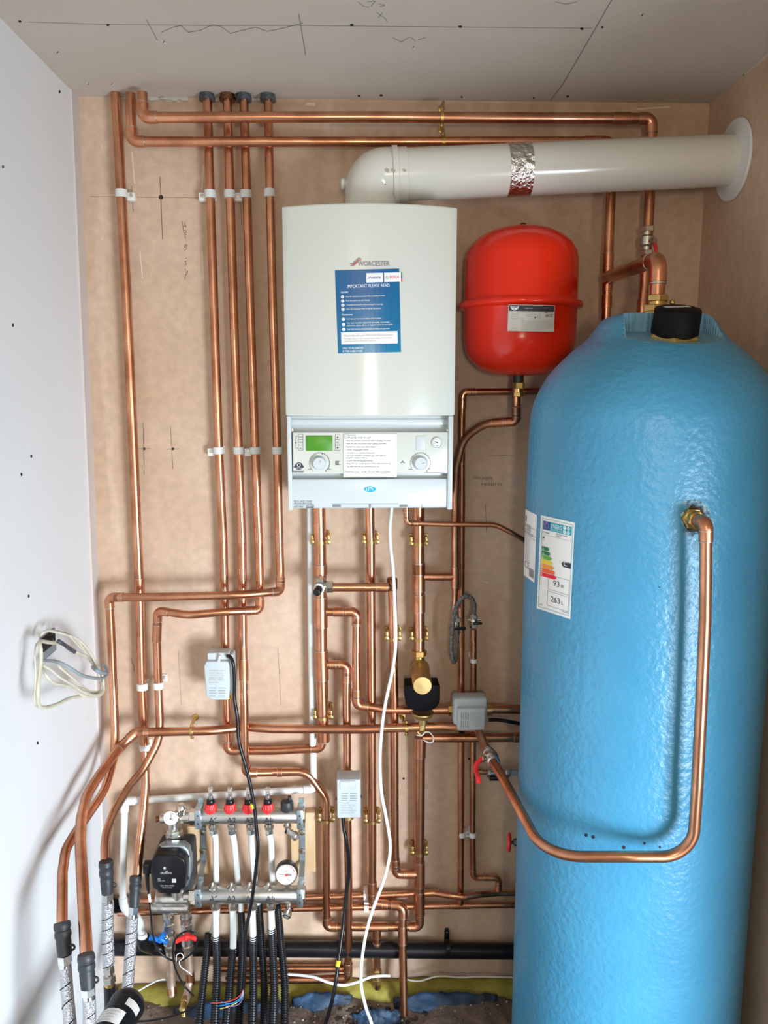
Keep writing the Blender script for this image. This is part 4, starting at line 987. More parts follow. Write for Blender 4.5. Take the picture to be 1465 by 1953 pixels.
ring_clip(775, 1388, 2.11, 15, 'brass ring clip on the long low pipe beside the filter foot', (768, 1366, YB))
ring_clip(843, 224, 2.10, 18, 'brass ring clip hanging on the topmost horizontal pipe', (842, 208, YB))
ring_clip(846, 271, 2.13, 17, 'brass ring clip on the lower of the two top pipes', (841, 247, YB))

# ================================================================== waste pipes
wp = [(592, 955, 2.165), (594, 1200, 2.165), (597, 1420, 2.165), (599, 1505, 2.16, .014), (500, 1511, 2.16), (400, 1518, 2.158), (238, 1528, 2.155, .016), (236, 1620, 2.14), (234, 1700, 2.135), (236, 1733, 2.13, .03), (264, 1752, 2.115, .03), (272, 1790, 2.105)]
P0 = [W(*q[:3]) for q in wp]; rr = rpx(14, P0[0]); path, arcs = fillet(P0, [q[3] if len(q) > 3 else .1 for q in wp])
t = thing('waste_pipe', 'white plastic waste pipe from the boiler round to the left of the manifold', 'pipe', P0[-1])
obj('tube', MB().tube(path, rr, 18), 'plastic_white', t)
for i, sg, a, b in arcs:
    if len(wp[i]) < 4: continue
    mb = MB(); mb.tube([sg[0]+a*.016]+sg+[sg[-1]+b*.016], rr*1.22, 18); obj('elbow', mb, 'plastic_white', t)
p = P0[-1]; obj('end_socket', MB().lathe([(rr*1.2, -.012), (rr*1.3, -.01), (rr*1.5, .0), (rr*1.5, .006)][::1], p+V((0, 0, .004)), (0, 0, -1), 20), 'plastic_white', t)
t = thing('soil_pipe', 'thick black waste pipe running low along the whole back wall', 'pipe', W(600, 1810, 2.165))
a, b = W(216, 1806, 2.160), W(1190, 1816, 2.160); obj('tube', MB().cyl(a, b, rpx(29.5, W(700, 1810, 2.16)), 28), 'black_plastic', t)
q0 = W(272, 1786, 2.105); q1 = W(280, 1806, 2.15)
mb = MB().tube(smoothpath([q0+V((0, 0, .0)), W(274, 1798, 2.11), W(290, 1806, 2.14), W(330, 1808, 2.158)]), [.0185]*7+[.019]*6+[.0225]*6, 20); obj('branch_boss', mb, 'black_plastic', t)
mb = MB().cyl(W(330, 1808, 2.16), W(349, 1808, 2.16), .0245, 28).cyl(W(214, 1806, 2.16), W(240, 1806, 2.16), .0245, 28); obj('coupling', mb, 'black_plastic', t)
t = thing('overflow_pipe', 'short black pipe end behind the hoses, left of the white elbow', 'pipe', W(225, 1735, 2.165)); 
obj('tube', MB().cyl(W(205, 1727, 2.165), W(238, 1728, 2.165), .0165, 20), 'black_matt', t); obj('collar', MB().cyl(W(214, 1727, 2.165), W(226, 1728, 2.165), .0195, 20), 'black_matt', t)
t = thing('pipe_bracket', 'black pipe bracket with one screw holding the thick black pipe', 'bracket', W(853, 1825, 2.18))
c = W(854, 1808, 2.16); mb = MB().lathe([(.0218, -.006), (.0245, -.0055), (.0245, .0055), (.0218, .006)], c, (1, 0, 0), 28); obj('band', mb, 'black_plastic', t)
a = W(853, 1779, 2.185); mb = MB().box((a.x-.0075, YB-.014, c.z-.02), (a.x+.0075, YB-.0015, a.z), bev=.002).cyl((a.x, YB-.012, a.z), (a.x, YB-.0015, a.z), .0068, 20); obj('upright', mb, 'black_plastic', t)
obj('screw', MB().lathe([(.0036, 0), (.003, .0015), (0, .0016)], (a.x, YB-.0138, a.z-.001), (0, -1, 0), 14), 'nickel', t)

# ================================================================== valves and fittings
def axis_thing(nm, label, cat, c, grp=None): return thing(nm, label, cat, c, grp)
# bypass valve
c = W(611, 1119, 2.095); t = thing('bypass_valve', 'chrome valve with a black stub knob facing out, on the left thick pipe', 'valve', c)
mb = MB().ball(c+V((0, .004, 0)), .0175, 0, 20); mb.nut(c+V((.016, 0, 0)), c+V((.034, 0, 0)), .0165); mb.cyl(c+V((.008, 0, 0)), c+V((.018, 0, 0)), .013, 18)
mb.nut(c+V((0, .008, .024)), c+V((0, .008, .010)), .015); mb.cyl(c+V((0, .02, .005)), c+V((0, .02, -.018)), .015, 16)
obj('valve_body', mb, 'nickel', t, 35)
d = V((-.16, -1, -.10)).normalized(); k0 = c+d*.012
mb = MB().lathe([(.0135, 0), (.0145, .002), (.0145, .006), (.012, .007)], k0, d, 24); obj('bezel', mb, 'plastic_white', t)
mb = MB().lathe([(.0105, .004), (.0105, .03), (.009, .034), (.004, .036), (0, .036)], k0, d, 14); obj('knob', mb, 'black_plastic', t)
c = W(748, 1110, 2.12); t = thing('capped_elbow', 'dark tarnished elbow fitting behind the white cable, right of the bypass valve', 'pipe fitting', c)
mb = MB().cyl(c+V((0, 0, .012)), c+V((0, 0, -.022)), .0145, 18, ch=.003).cyl(c+V((-.02, -.012, -.012)), c+V((0, .0, -.012)), .012, 16); obj('elbow', mb, 'copper_dark', t)
# brass magnetic filter
c = W(800, 1254, 2.15); t = thing('magnetic_filter', 'brass system filter with a black jacket and round brass nose, below boiler right', 'filter', W(805, 1395, 2.14))
mb = MB().nut(W(800, 1240, 2.15), W(800, 1251, 2.15), .0205).cyl(W(800, 1250, 2.15), W(800, 1262, 2.15), .0145, 20); mb.lathe([(.0145, 0), (.018, .008), (.019, .026)], W(800, 1259, 2.15), (0, 0, -1), 24)
obj('inlet_union', mb, 'brass', t, 35)
n0 = W(801, 1277, 2.135); n1 = W(806, 1308, 2.005); ax = (n1-n0).normalized()
mb = MB().lathe([(.026, -.014), (.0275, -.01), (.0275, .004), (.026, .006), (.0255, (n1-n0).length-.004), (.0235, (n1-n0).length), (0, (n1-n0).length+.0006)], n0, ax, 40); obj('filter_nose', mb, 'brass_matt', t, 30)
g_ = lambda x, y: W(x, y, 2.0015)
a0 = W(772, 1301, 2.10); a1 = W(837, 1301, 2.10); zt = a0.z; zb = W(805, 1346, 2.09).z
xm = (a0.x+a1.x)/2; hw = (a1.x-a0.x)/2; zt2 = W(805, 1340, 2.08).z; out = []
for k in range(13):
    a = PI*k/12; out.append((xm-hw*math.cos(a), 2.075, zt2+.008-(zt2-zb+.020)*math.sin(a)**.8))
out = [(xm-hw, 2.075, zt)]+out+[(xm+hw, 2.075, zt)]
mb = MB().prism(out, (0, .062, 0), bev=.004); obj('black_jacket', mb, 'black_matt', t, 40)
lo = W(807, 1370, 2.10)
zz = W(807, 1362, 2.105).z; mb = MB().lathe([(.030, 0), (.031, .003), (.024, .014), (.014, .020), (.0125, .036)], (lo.x, 2.105, zz+.006), (0, 0, -1), 36)
mb.nut((lo.x-.002, 2.105, zz-.030), (lo.x-.002, 2.105, zz-.046), .0125); mb.cyl((lo.x-.003, 2.105, zz-.044), (lo.x-.004, 2.125, zz-.066), .009, 16)
mb.tube([V((lo.x-.004, 2.112, zz-.052)), V((lo.x-.006, 2.14, zz-.060)), V((lo.x-.008, 2.15, zz-.075))], .0115, 16); obj('drain_end', mb, 'brass_matt', t, 35)
l_, _, _ = cable('thin white wire loop tied round the foot of the brass filter', [(795, 1402, 2.09), (805, 1403, 2.085), (811, 1397, 2.085), (819, 1397, 2.085), (826, 1405, 2.085), (826, 1414, 2.085), (818, 1416, 2.085), (808, 1412, 2.088)], 2.2, 'cable_white', 'wire_loop', 'wire')
# filling loop
t = thing('filling_loop', 'braided silver filling loop hose hanging between two black levered valves', 'hose', W(865, 1266, 2.10))
hp = smoothpath([W(*q) for q in ((903, 1172, 2.10), (905, 1155, 2.10), (899, 1141, 2.098), (890, 1137, 2.095), (881, 1141, 2.092), (872, 1156, 2.09), (865, 1180, 2.088), (862, 1210, 2.088), (861, 1242, 2.09), (865, 1262, 2.095), (870, 1252, 2.105), (872, 1225, 2.115), (872, 1202, 2.12))], 8)
obj('braided_hose', MB().tube(hp, .0062, 14), 'braid_dull', t)
c = W(904, 1184, 2.11); z = V((0, 0, 1))
mb = MB().nut(c+z*.017, c+z*.007, .0098).cyl(c+z*.007, c-z*.008, .0085, 16).ball(c, .0105, 0, 16).nut(c-z*.007, c-z*.019, .011).cyl(c+V((-.017, 0, .003)), c+V((.017, 0, .003)), .004, 12).cyl(c+z*.028, c+z*.016, .007, 14)
obj('valve_body', mb, 'nickel', t, 35)
mb = MB().box(c+V((-.004, -.014, -.008)), c+V((.021, -.008, -.001)), bev=.0015); obj('lever', mb, 'black_plastic', t)
c = W(872, 1195, 2.125); mb = MB().cyl(c+z*.016, c-z*.022, .0075, 14).nut(c-z*.010, c-z*.020, .0095).nut(c+z*.026, c+z*.014, .0095).cyl(c+z*.022, V((c.x-.006, 2.148, c.z+.05)), .007, 14); obj('valve_body', mb, 'nickel', t, 35)
mb = MB().box(c+V((-.022, -.018, -.005)), c+V((.022, -.010, .003)), bev=.0015); obj('lever', mb, 'black_plastic', t)
c = W(869, 1158, 2.145); mb = MB().torus(c+V((-.006, -.008, 0)), (1, .4, 0), .006, .0012, 16, 6); obj('cap_ring', mb, 'plastic_white', t)
# tape round the thin pipe below
p0 = W(904, 1262, 2.146); p1 = W(904, 1336, 2.15); o = obj('black_sleeve', MB().cyl(p0, p1, .0078, 18, ch=.001), 'black_soft'); tag(o, 'black sleeve on the thin pipe directly above the motorised valve', 'pipe sleeve')
# isolating valve near the cylinder top
c = W(1234, 460, B-.02); t = thing('isolating_valve', 'nickel isolating valve on the pipe above the blue cylinder top', 'valve', c-z*.04)
mb = MB().nut(c+z*.036, c+z*.022, .018).cyl(c+z*.022, c+z*.012, .013, 18).lathe([(.014, -.014), (.0185, -.010), (.0185, .010), (.014, .014)], c, z, 24).cyl(c-z*.012, c-z*.022, .013, 18).nut(c-z*.022, c-z*.036, .017)
mb.cyl(c+V((.004, -.016, -.002)), c+V((.010, -.030, -.002)), .0075, 14); obj('valve_body', mb, 'nickel', t, 35)
mb = MB().tube(smoothpath([c+V((.012, -.022, -.006)), c+V((.020, -.016, -.03)), c+V((.020, -.012, -.07))]), .0045, 10); obj('lever', mb, 'red_plastic', t)
# ball valve on the loop
a = W(925, 1424, 2.00); b = W(948, 1466, 1.865); d = (b-a).normalized(); Ln = (b-a).length
pa = W(921, 1411, 2.045); pb = W(950, 1468, 1.855); d = (pb-pa).normalized(); c = W(937, 1444, 1.925)
t = thing('ball_valve', 'nickel ball valve with a red lever on the loop beside the cylinder', 'valve', c)
mb = MB().lathe([(.0115, -.034), (.0155, -.033), (.0155, -.022), (.013, -.020), (.017, -.014), (.0185, -.006), (.0185, .006), (.016, .013), (.014, .015), (.016, .017), (.016, .021), (.0145, .023), (.0165, .025), (.0165, .031), (.0125, .035)], c, d, 26)
sp = V((-.85, -.5, .1)).normalized(); mb.cyl(c+sp*.012, c+sp*.030, .0065, 14); mb.nut(c+sp*.026, c+sp*.033, .0085); obj('valve_body', mb, 'nickel', t, 35)
l0 = c+sp*.031; lp = smoothpath([l0+V((.002, 0, .002)), W(909, 1457, 1.90), W(908, 1470, 1.885), W(912, 1483, 1.86), W(912, 1494, 1.85)]); mb = MB().tube(lp, [.004]+[.0062]*(len(lp)-2)+[.0045], 10); obj('lever', mb, 'red_plastic', t)
# valve body on the side branch
c = W(950, 1474, 2.165); t = thing('gate_valve', 'grey compression valve with black base on a side branch behind the ball valve', 'valve', c); x = V((1, 0, 0))
mb = MB().nut(c-x*.034, c-x*.022, .012).cyl(c-x*.022, c+x*.022, .008, 16).ball(c, .012, 0, 16).nut(c+x*.022, c+x*.034, .012); obj('valve_body', mb, 'nickel', t, 35)
mb = MB().box(c+V((-.026, -.010, -.021)), c+V((.030, .008, -.009)), bev=.004); obj('black_base', mb, 'black_plastic', t)
a = W(968, 1473, 2.165); o = obj('grey_pipe', MB().cyl(a, W(1120, 1473, 2.165), .0085, 16), 'grey_pipe'); tag(o, 'short dark grey pipe between the side valve and the cylinder', 'pipe')
# red handwheel
c = W(971.5, 1606, 2.02); t = thing('drain_valve', 'red handwheel valve poking out beside the blue cylinder', 'valve', c); ax = V((1, -.22, 0)).normalized()
mb = MB().torus(c, ax, .020, .0052, 28, 10).lathe([(.009, -.003), (.009, .003)], c, ax, 16)
M = frame(ax)
for k in range(4):
    a = PI/4+k*PI/2; q = M @ V((math.cos(a), math.sin(a), 0)); mb.cyl(c, c+q*.019, .003, 8)
obj('handwheel', mb, 'red_plastic', t); mb = MB().cyl(c, c+ax*.022, .0045, 12).nut(c+ax*.013, W(994, 1606, 2.01), .0105).cyl(W(993, 1606, 2.012), W(993, 1606, 2.012)+V((.03, .035, 0)), .0075, 14).cyl(W(993, 1606, 2.012)+V((.028, .033, 0)), V((W(993, 1606, 2.012).x+.20, 2.05, W(993, 1606, 2.012).z)), .0075, 14); obj('stem', mb, 'tape_dark', t)

# ================================================================== motorised valves
def actuator(label, x0, y0, x1, y1, Y, kind, cab):
    a = W(x0, y1, Y); b = W(x1, y0, Y); dp = .058
    t = thing('motorised_valve', label, 'motorised valve', ((a.x+b.x)/2, YB-.02, a.z), 'grey motorised valve actuators')
    w_, h_ = b.x-a.x, b.z-a.z
    mb = MB()
    if kind == 'v':
        out = [(a.x+w_*.05, a.z+h_*.07), (a.x+w_*.28, a.z), (a.x+w_*.86, a.z), (a.x+w_*.92, a.z+h_*.05), (b.x, a.z+h_*.25), (b.x, b.z-h_*.24), (b.x-w_*.08, b.z-h_*.16), (a.x+w_*.1, b.z-h_*.16), (a.x, b.z-h_*.26)]
    elif kind == 'u':
        out = [(a.x, a.z), (b.x, a.z), (b.x, b.z), (a.x, b.z)]
    else:
        out = [(a.x, a.z), (b.x, a.z), (b.x, b.z), (a.x, b.z)]
    mb.prism([(x, Y, z_) for x, z_ in out], (0, dp, 0), bev=.0035); 
    obj('housing', mb, 'actuator', t, 45)
    mb = MB()
    if kind == 'v': mb.box((a.x+w_*.12, Y+.012, b.z-h_*.2), (b.x-w_*.05, Y+dp-.002, b.z-h_*.01), bev=.003); mb.box((b.x-.004, Y+.012, a.z+h_*.1), (b.x+.007, Y+dp, b.z-h_*.05), bev=.003)
    elif kind == 'u': mb.box((a.x+w_*.12, Y-.003, b.z-h_*.24), (b.x-w_*.2, Y+.01, b.z-h_*.02), bev=.003)
    else: mb.box((a.x-w_*.13, Y+.018, a.z+h_*.10), (b.x+w_*.12, Y+dp+.01, b.z+h_*.34), bev=.008)
    obj('cover_step', mb, 'plastic_grey' if kind != 'h' else 'actuator', t, 45)
    fm = lambda x, y: W(x, y, Y-.0006); mb = MB(); W_ = x1-x0; H_ = y1-y0
    if kind in 'vu':
        yy = [y1-H_*f_ for f_ in ((.10, .155, .21, .265) if kind == 'v' else (.46, .52, .58, .64))]
        for k, y in enumerate(yy):
            o_ = (k % 2)*1.0
            mb.stroke([(x0+W_*.17+o_, y), (x0+W_*.44+o_, y)], .9, fm); mb.stroke([(x0+W_*.54+o_, y), (x0+W_*.82+o_, y)], .9, fm)
    else:
        for k in range(4):
            x = x0+W_*(.14+.075*k); s_ = (k % 2)*1.5
            mb.stroke([(x, y0+H_*.17+s_), (x, y0+H_*.46+s_)], 1.3, fm); mb.stroke([(x, y0+H_*.54+s_), (x, y0+H_*.82+s_)], 1.3, fm)
    obj('vent_slots', mb, 'ink_grey', t, 0)
    mb = MB()
    if kind == 'v':
        for k, (tx, wd) in enumerate((('MOTORISED VALVE', .62), ('220/240V 50Hz 5W', .55), ('CONTACTS 3A', .6), ('AMBIENT 50 C MAX', .58), ('INTERNAL WIRING', .6), ('BLUE NEUTRAL', .4))): mb.text(tx, x0+W_*.16, y0+H_*(.38+.05*k), 3.2, fm, wpx=W_*wd)
    elif kind == 'u':
        for k, (tx, wd) in enumerate((('Honeywell', .35), ('2 PORT VALVE', .6), ('V4043H 1056', .5), ('220/240V 50Hz 6W', .7), ('MADE IN UK', .6))): mb.text(tx, x0+W_*.14, y0+H_*(.62+.065*k), 3.4, fm, wpx=W_*wd)
    else:
        for k, (tx, wd) in enumerate((('Honeywell', .3), ('TYPE 1 VALVE', .6), ('220/240V 50Hz', .65), ('3A MAX RESISTIVE', .66), ('SEE INSTRUCTIONS', .6), ('CE', .12))): mb.text(tx, x0+W_*(.46+.085*k), y1-H_*.15, 3.6, fm, wpx=H_*wd, vert=True) if False else mb.text(tx, x0+W_*(.46+.085*k), y0+H_*.18, 3.4, fm, wpx=H_*wd, vert=True)
    obj('printed_text', mb, 'ink_light', t, 0)
    return t, a, b
t, a, b = actuator('grey motorised valve actuator with slots, high on the first middle riser', 391, 1247, 438, 1336, 2.085, 'v', 0)
c = W(432, 1249, A); mb = MB().nut(c+z*.012, c-z*.004, .0155).cyl(c-z*.004, W(433, 1330, A), .0165, 18).box((c.x-.018, 2.13, c.z-.05), (c.x+.018, 2.165, c.z-.006), bev=.003); obj('brass_body', mb, 'brass', t, 35)
mb = MB().tube([W(417, 1262, 2.09), W(420, 1250, 2.085)], [.004, .0032], 10); obj('manual_lever', mb, 'plastic_white', t)
t, a, b = actuator('upright grey motorised valve actuator above the lower black cable', 643, 1487, 688, 1561, 2.06, 'u', 0)
c = W(662, 1475, 2.14); mb = MB().nut(c+z*.010, c-z*.008, .0155).cyl(c-z*.008, W(664, 1560, 2.14), .0165, 18).ball(c+V((-.014, -.004, 0)), .008, 0, 12).ball(c+V((.014, -.004, 0)), .008, 0, 12); obj('brass_body', mb, 'brass_matt', t, 35)
obj('side_clip', MB().box(W(640.5, 1526, 2.07), W(644, 1520, 2.08)), 'black_plastic', t); obj('side_clip', MB().box(W(686.5, 1522, 2.07), W(690, 1516, 2.08)), 'black_plastic', t)
t, a, b = actuator('grey motorised valve actuator lying sideways beside the blue cylinder', 873, 1351, 926, 1394, 2.07, 'h', 0)
c = W(858, 1354, 2.14); mb = MB().nut(c-x*.006, c+x*.009, .0165).cyl(c+x*.009, W(938, 1354, 2.14), .015, 18).cyl(W(905, 1354, 2.14), W(905, 1384, 2.13), .0145, 18); obj('brass_body', mb, 'brass', t, 35)
mb = MB().cyl(W(905, 1338, 2.11), W(905, 1335, 2.11), .003, 8).box(W(876, 1398, 2.10), W(886, 1393, 2.12)).box(W(899, 1398, 2.10), W(908, 1393, 2.12)); obj('screw_post', mb, 'black_plastic', t)

# ================================================================== underfloor manifold
mf = thing('manifold', 'nickel heating manifold with two bars marked A1 to A4 on zinc brackets', 'manifold', W(475, 1735, 2.12))
MY = 2.10
def bar(y0, wpx, yl):
    a = W(382, y0, MY); b = W(570, y0-2, MY); r = rpx(wpx, W(475, y0, MY))
    mb = MB().lathe([(r*.7, 0), (r*.95, .001), (r, .004), (r, (b-a).length-.004), (r*.95, (b-a).length-.001), (r*.7, (b-a).length)], a, b-a, 32)
    bo = obj('bar', mb, 'nickel_bar', mf, 35)
    mb = MB().nut(W(362, y0+.5, MY), a, r*1.02).cyl(W(352, y0+.5, MY), W(364, y0+.5, MY), r*.85, 24); obj('union_nut', mb, 'nickel', mf, 35)
    e0 = W(568, y0-2, MY); mb = MB().nut(e0, W(583, y0-2, MY), r*.95); obj('end_plug', mb, 'nickel', mf, 35)
    f_ = lambda px, py: W(px, py, MY-r-.0015); g_ = lambda px, py: (lambda p_: V((p_.x, MY-math.sqrt(max(1e-8, (r+.0007)**2-min((p_.z-cz)**2, r*r))), p_.z)))(W(px, py, MY-r))
    cz = W(475, y0-1, MY).z; mk = MB()
    return bo, r, g_
bu, ru, gu = bar(1557, 29, 0); bl, rl, gl = bar(1707, 31, 0)
def glyph(mk, kind, x, y, g_, s=1.0):
    S_ = lambda pts: mk.stroke([(x+a*s, y+b*s) for a, b in pts], 1.7, g_)
    S_([(0, 7), (1.5, 3), (4, -3), (5.5, 0), (7, 7)]); S_([(0, 3.6), (8.5, 2.6)])
    if kind == '1': S_([(10, -1), (13, -3), (13, 6.5)]); S_([(10, 6.8), (17, 6.2)])
    if kind == '2': S_([(10, -1), (12.5, -3), (15, -1), (14, 2), (10.5, 6), (17, 5.6)])
    if kind == '3': S_([(10, -2), (13, -3), (15, -1), (12.5, 1.6), (15.5, 3.6), (14, 6.3), (10, 6.6)])
    if kind == '4': S_([(12, -3), (10.5, 3.2), (16, 3)]); S_([(15, -.5), (14.2, 7)])
mk = MB()
for k, x_ in enumerate((399, 434, 468, 505)): glyph(mk, '1234'[k], x_, 1563, gu)
obj('handwriting', mk, 'ink', bu, 0); mk = MB()
for k, x_ in enumerate((400, 433, 469, 508)): glyph(mk, '1234'[k], x_, 1713, gl)
obj('handwriting', mk, 'ink', bl, 0)
# brackets
for bx, lt in ((377, 1), (572, 0)):
    br = None; mb = MB(); xs = 388 if lt else 577
    def seg_(x0_, y0_, x1_, y1_, Y0, Y1, w2=5.5, th=.002):
        p0 = W(x0_, y0_, Y0); p1 = W(x1_, y1_, Y1); h = K(w2, Y0)
        mb.add([p0+V((-h, 0, 0)), p0+V((h, 0, 0)), p1+V((h, 0, 0)), p1+V((-h, 0, 0)), p0+V((-h, th, 0)), p0+V((h, th, 0)), p1+V((h, th, 0)), p1+V((-h, th, 0))],
               [(0, 3, 2, 1), (4, 5, 6, 7), (0, 1, 5, 4), (2, 3, 7, 6), (1, 2, 6, 5), (0, 4, 7, 3)])
    xt = 383 if lt else 575
    seg_(xt, 1522, xt, 1545, 2.115, 2.115); seg_(xt, 1545, xs, 1578, 2.115, 2.165); seg_(xs, 1578, xs, 1640, 2.165, 2.165); seg_(xs, 1640, xt, 1672, 2.165, 2.118); seg_(xt, 1672, xt, 1700, 2.118, 2.118)
    br = obj('bracket', mb, 'zinc', mf, 30)
    for yy in (1588, 1624): q = W(xs, yy, 2.163); obj('screw', MB().lathe([(.0085, 0), (.008, .002), (.003, .003), (0, .003)], q, (0, -1, 0), 14), 'nickel', br)
    for y0_, y1_ in ((1546, 1582), (1697, 1732)):
        a = W(bx-5.5, y1_, MY-.024); b = W(bx+5.5, y0_, MY-.024); mb = MB().box((a.x, MY-.0245, a.z), (b.x, MY+.02, b.z), bev=.0015); cl = obj('clamp', mb, 'zinc', mf, 40)
        for f_ in (.3, .72): obj('bolt_hole', MB().cyl(((a.x+b.x)/2, MY-.0250, a.z+(b.z-a.z)*f_), ((a.x+b.x)/2, MY-.0235, a.z+(b.z-a.z)*f_), .0024, 10), 'mark_dark', cl)
# flow meters
for k, (x_, nm) in enumerate(((402, 'leftmost'), (439, 'second'), (474, 'third'), (511, 'rightmost'))):
    c = W(x_, 1552, MY); mt = obj('flow_meter', MB().lathe([(.0155, -.002), (.0155, .004), (.013, .006), (.013, .010)], c, z, 20), 'nickel', mf)
    mb = MB(); n_ = 14; ro = K(12.5, MY)
    c2 = W(x_, 1549, MY)
    prof = [(ro*.92, 0), (ro, .003), (ro*.98, .014), (ro*.78, .026), (ro*.7, .027)]
    seg = 56; vs = []
    for (r_, h_) in prof:
        for j in range(seg):
            a = 2*PI*j/seg; q = r_*(1 if (j//2) % 2 else .93); vs.append(c2+V((q*math.cos(a), q*math.sin(a), h_)))
    mb.add(vs, [(i*seg+j, i*seg+(j+1) % seg, (i+1)*seg+(j+1) % seg, (i+1)*seg+j) for i in range(len(prof)-1) for j in range(seg)]+[tuple(len(vs)-seg+j for j in range(seg))])
    obj('red_ring', mb, 'red_plastic', mt, 30)
    c3 = W(x_, 1531, MY); obj('black_neck', MB().lathe([(.0105, -.004), (.0115, .0), (.0115, .008), (.0095, .011), (.008, .012)], c3, z, 18), 'black_plastic', mt)
    c4 = W(x_, 1524, MY); obj('sight_glass', MB().lathe([(.0072, -.002), (.0072, .006), (.0058, .010), (.0058, .027), (.007, .029), (.0066, .034), (.0050, .035), (0, .035)], c4, z, 20), 'clear', mt)
    obj('indicator', MB().cyl(c4, c4+z*.016, .0018, 8), 'copper_dark', mt)
    # nuts under the upper bar and caps on the lower bar
    xu = (407, 443, 478, 513)[k]; a = W(xu, 1572, MY); mb = MB().cyl(a+z*.004, a-z*.004, .0115, 16).nut(a-z*.003, a-z*.012, .0135).cyl(a-z*.012, a-z*.014, .012, 16).nut(a-z*.014, a-z*.027, .0125, rot=.4); obj('pipe_nut', mb, 'nickel', mf, 35)
    xc = (406, 442, 476, 512)[k]; a = W(xc, 1697, MY); mb = MB().lathe([(.0165, -.004), (.0165, .002), (.013, .005), (.0125, .010), (.006, .015), (.004, .022), (0, .023)], a, z, 18); obj('valve_cap', mb, 'nickel', mf)
    xd = (411, 445, 481, 517)[k]; a = W(xd, 1722, MY); mb = MB().cyl(a+z*.004, a-z*.004, .0125, 16).nut(a-z*.003, a-z*.018, .014); obj('pipe_nut', mb, 'nickel', mf, 35)
# air vent
c = W(548, 1551, MY); av = obj('air_vent', MB().nut(c-z*.002, c+z*.006, .0165).cyl(c+z*.006, c+z*.013, .0145, 20), 'nickel', mf, 35)
mb = MB().lathe([(.0165, .010), (.018, .013), (.018, .030), (.015, .037), (.009, .040), (0, .041)], c, z, 24); mb.cyl(c+V((.007, 0, .036)), c+V((.007, 0, .052)), .005, 12, ch=.001); mb.box(c+V((-.017, -.006, .022)), c+V((-.004, .006, .036)), bev=.002); obj('vent_head', mb, 'black_soft', av, 40)
# pressure dial on the lower bar
c = W(546, 1668, MY-.028); r = K(22, MY-.028); d = V((0, -1, .18)).normalized()
pg = obj('pressure_dial', MB().lathe([(r*.9, -.030), (r*1.05, -.026), (r*1.05, -.002), (r, .002), (r*.93, .001)], c, d, 36), 'black_plastic', mf, 40)
obj('dial_rim', MB().lathe([(r*.93, .0), (r*.99, .002), (r*.99, .0035), (r*.90, .004), (r*.90, .0)], c, d, 36), 'nickel', pg)
Mg = frame(d, up=(0, 0, 1)); ex = V((1, 0, 0)); ey = d.cross(ex).normalized()*-1
if ey.z < 0: ey = -ey
dm = lambda h: (lambda x_, y_: c+ex*x_*r-ey*y_*r+d*h)
obj('dial_face', MB().disc(0, 0, .9, dm(.0018), n=32), 'paper', pg, 0)
mb = MB()
for k in range(21):
    a = math.radians(225-13.5*k); l_ = .62 if k % 5 == 0 else .7; mb.stroke([(l_*math.cos(a), -l_*math.sin(a)), (.8*math.cos(a), -.8*math.sin(a))], .03, dm(.0024))
mb.stroke([(-.72, -.05), (.1, 0)], .06, dm(.0026)); mb.text('TEMPRO', -.3, -.24, .2, dm(.0024), wpx=.6); mb.text('bar', .1, .52, .2, dm(.0024)); mb.stroke([(.1, 0), (.45, .03)], .22, dm(.0023)); obj('dial_marks', mb, 'ink_grey', pg, 0)
mb = MB().disc(.03, .03, .13, dm(.003), n=14)
for k in range(8):
    a = math.radians(70-9*k); mb.stroke([(.82*math.cos(a), -.82*math.sin(a)), (.82*math.cos(a-.15), -.82*math.sin(a-.15))], .05, dm(.0024))
obj('red_pointer', mb, 'ink_red', pg, 0)
obj('dial_stem', MB().cyl(c-d*.02+V((0, 0, -.03)), c-d*.02, .007, 12).nut(c-d*.024+V((0, 0, -.045)), c-d*.022+V((0, 0, -.030)), .010), 'nickel', pg)
# drain cocks
for (x0_, y0_, x1_, y1_) in ((548, 1572, 565, 1596), (551, 1722, 547, 1746)):
    a = W(x0_, y0_, MY); b = W(x1_, y1_, MY-.02); mid = W(x0_+1, y0_+11, MY-.002)
    mb = MB().cyl(a+z*.006, mid, .0078, 14).nut(a-z*.001, a-z*.009, .011).cyl(mid, b, .0085, 14); dd = (b-mid).normalized(); mb.lathe([(.0085, -.012), (.012, -.010), (.013, .002), (.011, .004)], b, dd, 16); dc = obj('drain_cock', mb, 'nickel', mf, 35)
    obj('outlet_hole', MB().lathe([(.007, .0042), (.0, .0043)], b, dd, 14), 'ink_grey', dc)
    obj('rubber_ring', MB().torus(mid, dd, .0105, .0016, 18, 6), 'black_plastic', dc)
# mixing valve and thermometer on the left of the upper bar
c = W(340, 1556, MY); mx = obj('mixing_valve', MB().cyl(W(306, 1561, MY), W(354, 1557, MY), .0135, 20, ch=.002).nut(W(345, 1557, MY), W(354, 1557, MY), .018).cyl(W(331, 1560, MY), W(331, 1585, MY), .0165, 24).lathe([(.019, 0), (.0235, .004), (.0235, .016), (.026, .018), (.026, .030), (.020, .036), (.020, .040)], W(332, 1578, MY), (0, 0, -1), 8), 'nickel', mf, 30)
obj('handle_port', MB().cyl(W(346, 1557, MY), W(346, 1541, MY-.01), .012, 18).lathe([(.010, 0), (.0145, .002), (.0145, .006), (.011, .009), (.009, .015), (0, .016)], W(346, 1543, MY-.01), (.05, -.25, 1), 18), 'nickel', mx)
obj('spindle_cap', MB().cyl(W(298, 1562, MY), W(302, 1562, MY), .0088, 14).cyl(W(302, 1562, MY), W(308, 1562, MY), .0065, 12), 'copper_dark', mx)
